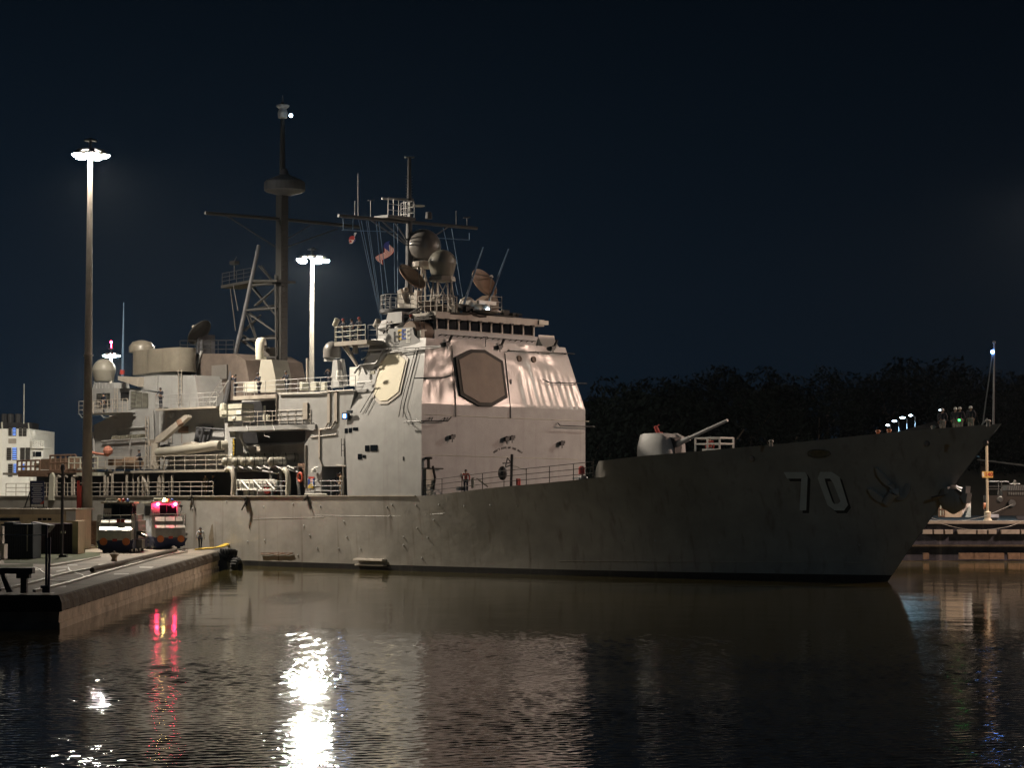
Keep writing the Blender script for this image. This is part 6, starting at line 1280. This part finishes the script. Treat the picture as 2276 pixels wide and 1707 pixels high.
def person(pose, shirt, trousers, extra=None, vest=None):
    """x right, -y the way the figure faces, z up; 1.74 m tall"""
    sw = .16 if pose == 'walk' else .03
    hipz, kz, az = .92, .50, .09
    J = {'pel': (0, 0, .97), 'wai': (0, -.01, 1.12), 'che': (0, -.01 if pose != 'rail' else -.05, 1.32), 'neck': (0, 0 if pose != 'rail' else -.08, 1.49), 'head': (0, -.02 if pose != 'rail' else -.12, 1.60), 'top': (0, -.01 if pose != 'rail' else -.11, 1.70)}
    for s, n in ((-1, 'l'), (1, 'r')):
        f = s * sw
        J['hip' + n] = (s*.10, 0, hipz); J['kn' + n] = (s*.11, -f * .75 - .02, kz); J['an' + n] = (s*.11, -f * 1.0 + .02 + (.10 if f < -.1 else 0), az + (.03 if f < -.1 else 0)); J['toe' + n] = (s*.125, J['an' + n][1] - .17, .035)
        J['sh' + n] = (s*.20, J['che'][1], 1.43)
        if pose == 'walk': J['el' + n] = (s*.27, f * .35 + .04, 1.16); J['wr' + n] = (s*.27, f * .9 - .05, .93); J['ha' + n] = (s*.265, f * 1.0 - .08, .83)
        elif pose == 'rail': J['el' + n] = (s*.28, -.16, 1.20); J['wr' + n] = (s*.20, -.38, 1.13); J['ha' + n] = (s*.16, -.46, 1.11)
        elif pose == 'eyes': J['el' + n] = (s*.30, -.20, 1.30); J['wr' + n] = (s*.12, -.27, 1.50); J['ha' + n] = (s*.07, -.24, 1.58)
        else: J['el' + n] = (s*.27, .03, 1.17); J['wr' + n] = (s*.25, -.06, .94); J['ha' + n] = (s*.24, -.09, .85)
    R_ = {'pel': (.135, .10), 'wai': (.125, .09), 'che': (.15, .105), 'neck': .055, 'head': (.075, .095), 'top': (.06, .075), 'hip': .085, 'kn': .055, 'an': .04, 'toe': .032, 'sh': .06, 'el': .042, 'wr': .028, 'ha': (.04, .018)}
    ks = list(J); ed = [('pel', 'wai'), ('wai', 'che'), ('che', 'neck'), ('neck', 'head'), ('head', 'top')]
    for n in 'lr': ed += [('pel', 'hip' + n), ('hip' + n, 'kn' + n), ('kn' + n, 'an' + n), ('an' + n, 'toe' + n), ('che', 'sh' + n), ('sh' + n, 'el' + n), ('el' + n, 'wr' + n), ('wr' + n, 'ha' + n)]
    rad = lambda k, g=0: (R_[k] if k in R_ else R_[k[:-1]]) if not g else tuple(q + g for q in (lambda r: r if isinstance(r, tuple) else (r, r))(R_[k] if k in R_ else R_[k[:-1]]))
    body = skin('person', [(J[k], rad(k)) for k in ks], [(ks.index(a), ks.index(c)) for a, c in ed], 'skin')
    f = MB()        # face and fingers
    hd = Vector(J['head']); f.tube([hd + Vector((0, -.085, .02)), hd + Vector((0, -.115, -.025))], .012, 5, r1=.017)
    for s in (-1, 1): f.ball(hd + Vector((s*.082, .0, -.01)), .022, 6, 4, 1.5)
    for n, s in (('l', -1), ('r', 1)):
        h = Vector(J['ha' + n]); d = (h - Vector(J['wr' + n])).normalized(); side = Vector((0, 1, 0)) if abs(d.z) > .6 else Vector((1, 0, 0)); dn = Vector((0, 0, -1)) if abs(d.z) < .6 else Vector((-s, 0, 0))
        for k, ln in enumerate((.07, .082, .078, .06)): b0 = h + side * (k - 1.5) * .02 + d * .02; f.tube([b0, b0 + d * ln * .5 + dn * .008, b0 + d * ln * .85 + dn * .035], .0095, 5, r1=.007)
        b0 = h - d * .02 - side * .035; f.tube([b0, b0 - side * .025 + d * .03, b0 - side * .02 + d * .055 + dn * .02], .011, 5, r1=.008)
    fo_ = f.build('features', M['skin']); bm = bmesh.new(); bm.from_mesh(body.data); bm.from_mesh(fo_.data); bm.to_mesh(body.data); bm.free(); bpy.data.objects.remove(fo_)
    e = MB()
    for s in (-1, 1): e.ball(hd + Vector((s*.033, -.088, .022)), .011, 6, 4)
    e.bx(hd + Vector((-.025, -.094, -.052)), hd + Vector((.025, -.088, -.045))); e.build('eyes_and_mouth', M['hair'], body)
    kk = ['pel', 'wai', 'che', 'shl', 'ell', 'wrl', 'shr', 'elr', 'wrr']
    o = skin('shirt', [(J[k], rad(k, .016)) for k in kk], [(0, 1), (1, 2), (2, 3), (3, 4), (4, 5), (2, 6), (6, 7), (7, 8)], shirt); o.parent = body
    kk = ['pel', 'hipl', 'knl', 'anl', 'hipr', 'knr', 'anr']
    o = skin('trousers', [(J[k], rad(k, .02)) for k in kk], [(0, 1), (1, 2), (2, 3), (0, 4), (4, 5), (5, 6)], trousers); o.parent = body
    for n in 'lr':
        b = MB(); b.tube([Vector(J['an' + n]) + Vector((0, .05, -.03)), Vector(J['toe' + n]) + Vector((0, .05, .01)), Vector(J['toe' + n]) + Vector((0, -.03, .0))], .05, 8, r1=.038); b.build('shoe', M['black'], body, smooth=True)
    b = MB(); b.lathe(hd + Vector((0, .008, .025)), [(.100, -.03), (.104, .02), (.092, .07), (.06, .105), (.02, .118)], 14, None, 1.12)
    if extra in ('cap', 'helmet'): b.prism([hd + Vector((x, y, .035)) for x, y in ((-.07, -.09), (.07, -.09), (.05, -.17), (-.05, -.17))], (0, 0, .012))
    b.build('cap' if extra else 'hair', M[{'helmet': 'white', 'cap': 'cov', 'red': 'redc', None: 'hair'}[extra]], body, smooth=True)
    if extra == 'helmet': body.children[-1].data.materials[0] = M['tan']
    if vest:
        o = skin('vest', [((0, 0, 1.10), (.135, .105)), ((0, -.01, 1.22), (.148, .112)), ((0, -.01, 1.38), (.165, .115)), ((-.11, -.0, 1.45), (.07, .07)), ((.11, -.0, 1.45), (.07, .07))], [(0, 1), (1, 2), (2, 3), (2, 4)], vest); o.parent = body
    return body
protos_p = {}
def put(kind, at, face, label, scale=1.0):
    """face: world heading in degrees, 0 = towards the viewer"""
    if kind not in protos_p:
        pose, sh_, tr, ex, ve = {'walker': ('walk', 'shirtw', 'cov', 'cap', 'orange'), 'sailor': ('rail', 'cov', 'cov', None, None), 'capped': ('stand', 'cov', 'cov', 'cap', None), 'redcap': ('rail', 'cov', 'cov', 'red', None), 'khaki': ('stand', 'khaki', 'khaki', None, None), 'redman': ('stand', 'redc', 'cov', None, None), 'looker': ('eyes', 'cov', 'cov', None, None), 'handler': ('stand', 'cov', 'cov', 'helmet', 'dark')}[kind]
        o = person(pose, sh_, tr, ex, ve); protos_p[kind] = o
    else: o = copy_tree(protos_p[kind])
    o.location = at; o.rotation_euler = (0, 0, R(face)); o.scale = (scale,) * 3
    return tag(o, label=label, cat='person', group='people on the ship' if kind != 'walker' else None)
p = on(445, 1222.5); put('walker', p, 176, 'person in white shirt and orange vest walking away along the quay edge', .96)
def putY(kind, px, py, y, face, label, s=1.0): put(kind, wor(Y(px, py, y)), face, label, s)
def putZ(kind, px, y, z, face, label, s=1.0):
    l = Y(px, 1000, y); put(kind, wor((l.x, y, z)), face, label, s)
SD = -45     # facing out over the starboard side
putZ('redcap', 764, -8.1, WPZ, SD, 'sailor with a red cap, leftmost of three on the lookout platform')
putZ('sailor', 783, -8.1, WPZ, SD - 15, 'bareheaded sailor in the middle of three on the lookout platform', .96)
putZ('redcap', 799, -8.1, WPZ, SD + 10, 'sailor with a red cap, rightmost of three on the lookout platform')
putZ('looker', 522, -7.8, PCz, SD - 20, 'sailor raising both hands to the face at the left end of the upper platform')
putZ('sailor', 575, -7.8, PCz, SD, 'sailor leaning on the upper platform rail below the white gun dome')
putZ('sailor', 637, -7.5, zt_, SD, 'sailor behind the railing to the right of the upper platform')
putZ('looker', 731, -7.4, zt_, SD + 10, 'sailor by the small radome pedestal on the midship roof')
putZ('capped', 229, -7.3, z02, SD, 'sailor standing in front of the louvres under the after radome')
putZ('sailor', 357, -6.9, a2_.z, SD + 20, 'sailor leaning by the funnel base railing')
putZ('sailor', 312, -7.9, ZW, SD - 30, 'sailor bending over the gear on the side walkway below the after house')
putZ('khaki', 457, -7.4, 5.36, SD, 'person in khaki standing under the side walkway on the main deck')
putZ('capped', 474, -7.0, 5.36, SD + 15, 'sailor in dark coveralls beside the khaki figure on the main deck')
putZ('capped', 752, -7.6, 5.36, SD + 30, 'sailor in the dark doorway beside the bridge house')
putZ('khaki', 758, -7.9, 5.36, SD - 20, 'person in khaki at the right side of the dark doorway')
putZ('redcap', 915, -6.6, 16.7, SD, 'sailor with a red cap behind the award panel')
putZ('sailor', 872, -5.9, 16.95, SD, 'sailor looking over the top of the award panel')
put('redman', wor((2.6, -6.6, zdk(2.6))), -10, 'person in red jersey on the foredeck by the white house door', .97)
b = MB()
for x in (1150, 1154): b.tube([U(x, 1079, 4.2), U(x, 1064, 4.2)], .1, 8)
for q in b.islands(): part(q, 'fire_extinguisher', M['red'])
b = MB(); q = U(1293, 1046, 12.4); b.lathe(q, [(.05, -.3), (.22, -.25), (.22, .2), (.1, .3)], 12); part(b, 'hose_reel', M['red'])
l = Y(1578, 1000, -2.5); put('redman', wor((l.x, -2.5, zc_ + .02)), -30, 'person in red inside the white hatch guard ahead of the gun', 1.02)
for px, lab in ((2095, 'sailor in helmet on the bow, leftmost of the four'), (2124, 'sailor in helmet on the bow, second from the left'), (2134, 'sailor in helmet holding a small green light on the bow'), (2158, 'sailor in helmet on the bow, nearest the jackstaff')):
    l = Y(px, 945, .25); zz = Y(px, lin(px, BKP), -.6).z; put('handler', wor((l.x, .25, zz - .5)), -30, lab)
b = MB(); q = wor(Y(2132, 934, -1.15)); b.ball(q, .07, 8, 6); b.build('green_light', M['lampg'], label='small green hand light held on the bow', cat='light')
# ------------------------------------------------------------------ life rafts, inflatable boat, life ring, flags
def raft_proto():
    r = empty('life_raft', (0, 0, 0)); b = MB(); L2 = .62; pr = [(.02, -L2 - .14), (.16, -L2 - .1), (.30, -L2), (.33, -L2 + .08), (.33, -.04), (.36, -.03), (.36, .03), (.33, .04), (.33, L2 - .08), (.30, L2), (.16, L2 + .1), (.02, L2 + .14)]
    b.lathe((0, 0, 0), pr, 20, Matrix.Rotation(R(90), 4, 'X')); b.build('canister', M['dome'], r, smooth=True)
    for y in (-.35, .35): b = MB(); b.lathe((0, y, 0), [(.335, -.03), (.345, -.03), (.345, .03), (.335, .03)], 20, Matrix.Rotation(R(90), 4, 'X')); b.build('strap', M['gasket'], r)
    return r
rp_ = None
names = ['first', 'second', 'third', 'fourth', 'fifth']
for rowi, (pxs, py, yy) in enumerate((([513, 536, 555, 574, 616], 1026, -7.9), ([530, 560, 577, 597, 644], 1017, -6.7))):
    for i, px in enumerate(pxs):
        if rp_ is None: rp_ = raft_proto(); o = rp_
        else: o = copy_tree(rp_)
        o.location = wor(Y(px, py, yy)); o.rotation_euler = (0, 0, -TH + R(-28)); tag(o, label=f'grey life raft canister, {names[i]} from the left in the {"front" if rowi == 0 else "rear"} row of the rack', cat='life raft', group='life raft canisters on the rack')
ri = empty('inflatable_boat', SHIP, -TH, label='grey inflatable boat slung under the crane beside the funnel', cat='boat')
b = MB(); pts = [Y(x, y, -7.6) for x, y in [(353, 1007), (356, 1006), (400, 1002), (450, 995), (480, 990), (491, 990)]]; b.tube(pts, .42, 16, r1=.38); pts2 = [p + Vector((0, 1.6, 0)) for p in pts]; b.tube(pts2, .42, 12, r1=.38); b.tube([pts[-1], pts[-1] + Vector((.4, .8, .1)), pts2[-1]], .38, 12); b.build('tube_collar', M['dome'], ri, smooth=True)
b = MB(); b.prism([pts[0] + Vector((.1, .2, -.5)), pts[-1] + Vector((0, .2, -.4)), pts[-1] + Vector((0, .2, .1)), pts[0] + Vector((.1, .2, .2))], (0, 1.2, 0)); b.build('rigid_hull', M['dark'], ri)
b = MB(); sprism(b, [(398, 996), (408, 984), (424, 982), (432, 990), (430, 996)], -7.3, .9); b.build('console', M['tan'], ri)
b = MB(); sprism(b, [(356, 1002), (356, 990), (366, 988), (372, 1001)], -7.2, .5); b.build('outboard_engine', M['black'], ri)
b = MB(); q = wor(Y(667, 1061, -8.3)); vs = []; n1_, n2_ = 24, 10
for i in range(n1_):
    t = 6.2832 * i / n1_
    for j in range(n2_): a = 6.2832 * j / n2_; rr = .30 + .085 * math.cos(a); v = FW * (rr * .85 * math.cos(t)) + Vector((0, 0, 1)) * (rr * 1.05 * math.sin(t)) + SB * (.075 * math.sin(a)); vs.append(q + v)
b.add(vs, [(i*n2_+j, i*n2_+(j+1) % n2_, ((i+1) % n1_)*n2_+(j+1) % n2_, ((i+1) % n1_)*n2_+j) for i in range(n1_) for j in range(n2_)]); b.build('life_ring', mat('orange_red_ring', (.62, .11, .06), .5, var=.1), smooth=True, label='orange life ring hanging on the ship side beside the colour patch', cat='life ring')
def flag(name, P00, du, dv, nu, nv, cells, mats, label, wave=.12):
    b = MB(); g = []
    for j in range(nv + 1):
        for i in range(nu + 1): s, t = i / nu, j / nv; g.append(P00 + du * s + dv * t + SB * (wave * math.sin(s * 7 + t * 3)) + Vector((0, 0, .06 * math.sin(s * 9))))
    n = len(g); b.v = [tuple(p) for p in g] + [tuple(p - SB * .015) for p in g]
    for j in range(nv):
        for i in range(nu):
            q = [j*(nu+1)+i, j*(nu+1)+i+1, (j+1)*(nu+1)+i+1, (j+1)*(nu+1)+i]; m_ = cells(i, j); b.f += [q, [k + n for k in q[::-1]]]; b.m += [m_, m_]
    return b.build(name, mats, label=label, cat='flag', group='flags on the signal halyards')
um_ = -9.6
fa, fb, fc = wor(U(793, 517, um_)), wor(U(779, 527, um_)), wor(U(790, 531, um_))
flag('flag', fa, fb - fa, fc - fa + Vector((0, 0, -.1)), 12, 12, lambda i, j: (0 if (i - 2.5) ** 2 + (j - 3) ** 2 > 3 else 2) if i < 6 and j < 6 else 1 if i >= 6 and j < 6 else 2 if i < 6 else (0 if (i - 8.5) ** 2 + (j - 8.5) ** 2 > 3 else 1), [M['white'], M['red'], M['blue']], 'small quartered red, white and blue flag high on the left halyard')
fa, fb, fc = wor(U(866, 535, um_)), wor(U(838, 572, um_)), wor(U(876, 552, um_))
flag('flag', fa, fb - fa, fc - fa, 20, 13, lambda i, j: 2 if i < 8 and j < 7 else (1 if j % 2 == 0 else 0), [M['white'], M['red'], M['blue']], 'striped red and white flag drooping on the halyard above the bridge', .25)

# ------------------------------------------------------------------ damp night air that makes the lamps glow
b = MB(); b.bx((-640, -70, -4), (640, 720, 72)); hz = b.build('haze', M['grey'], kind='stuff', label='thin damp night air over the locks')
mh = bpy.data.materials.new('damp_air'); mh.use_nodes = True; nh = mh.node_tree.nodes; nh.remove(nh['Principled BSDF'])
vol = nh.new('ShaderNodeVolumePrincipled'); vol.inputs['Density'].default_value = HAZE; vol.inputs['Color'].default_value = (.75, .87, 1, 1); vol.inputs['Anisotropy'].default_value = .7
mh.node_tree.links.new(vol.outputs[0], nh['Material Output'].inputs['Volume']); hz.data.materials[0] = mh
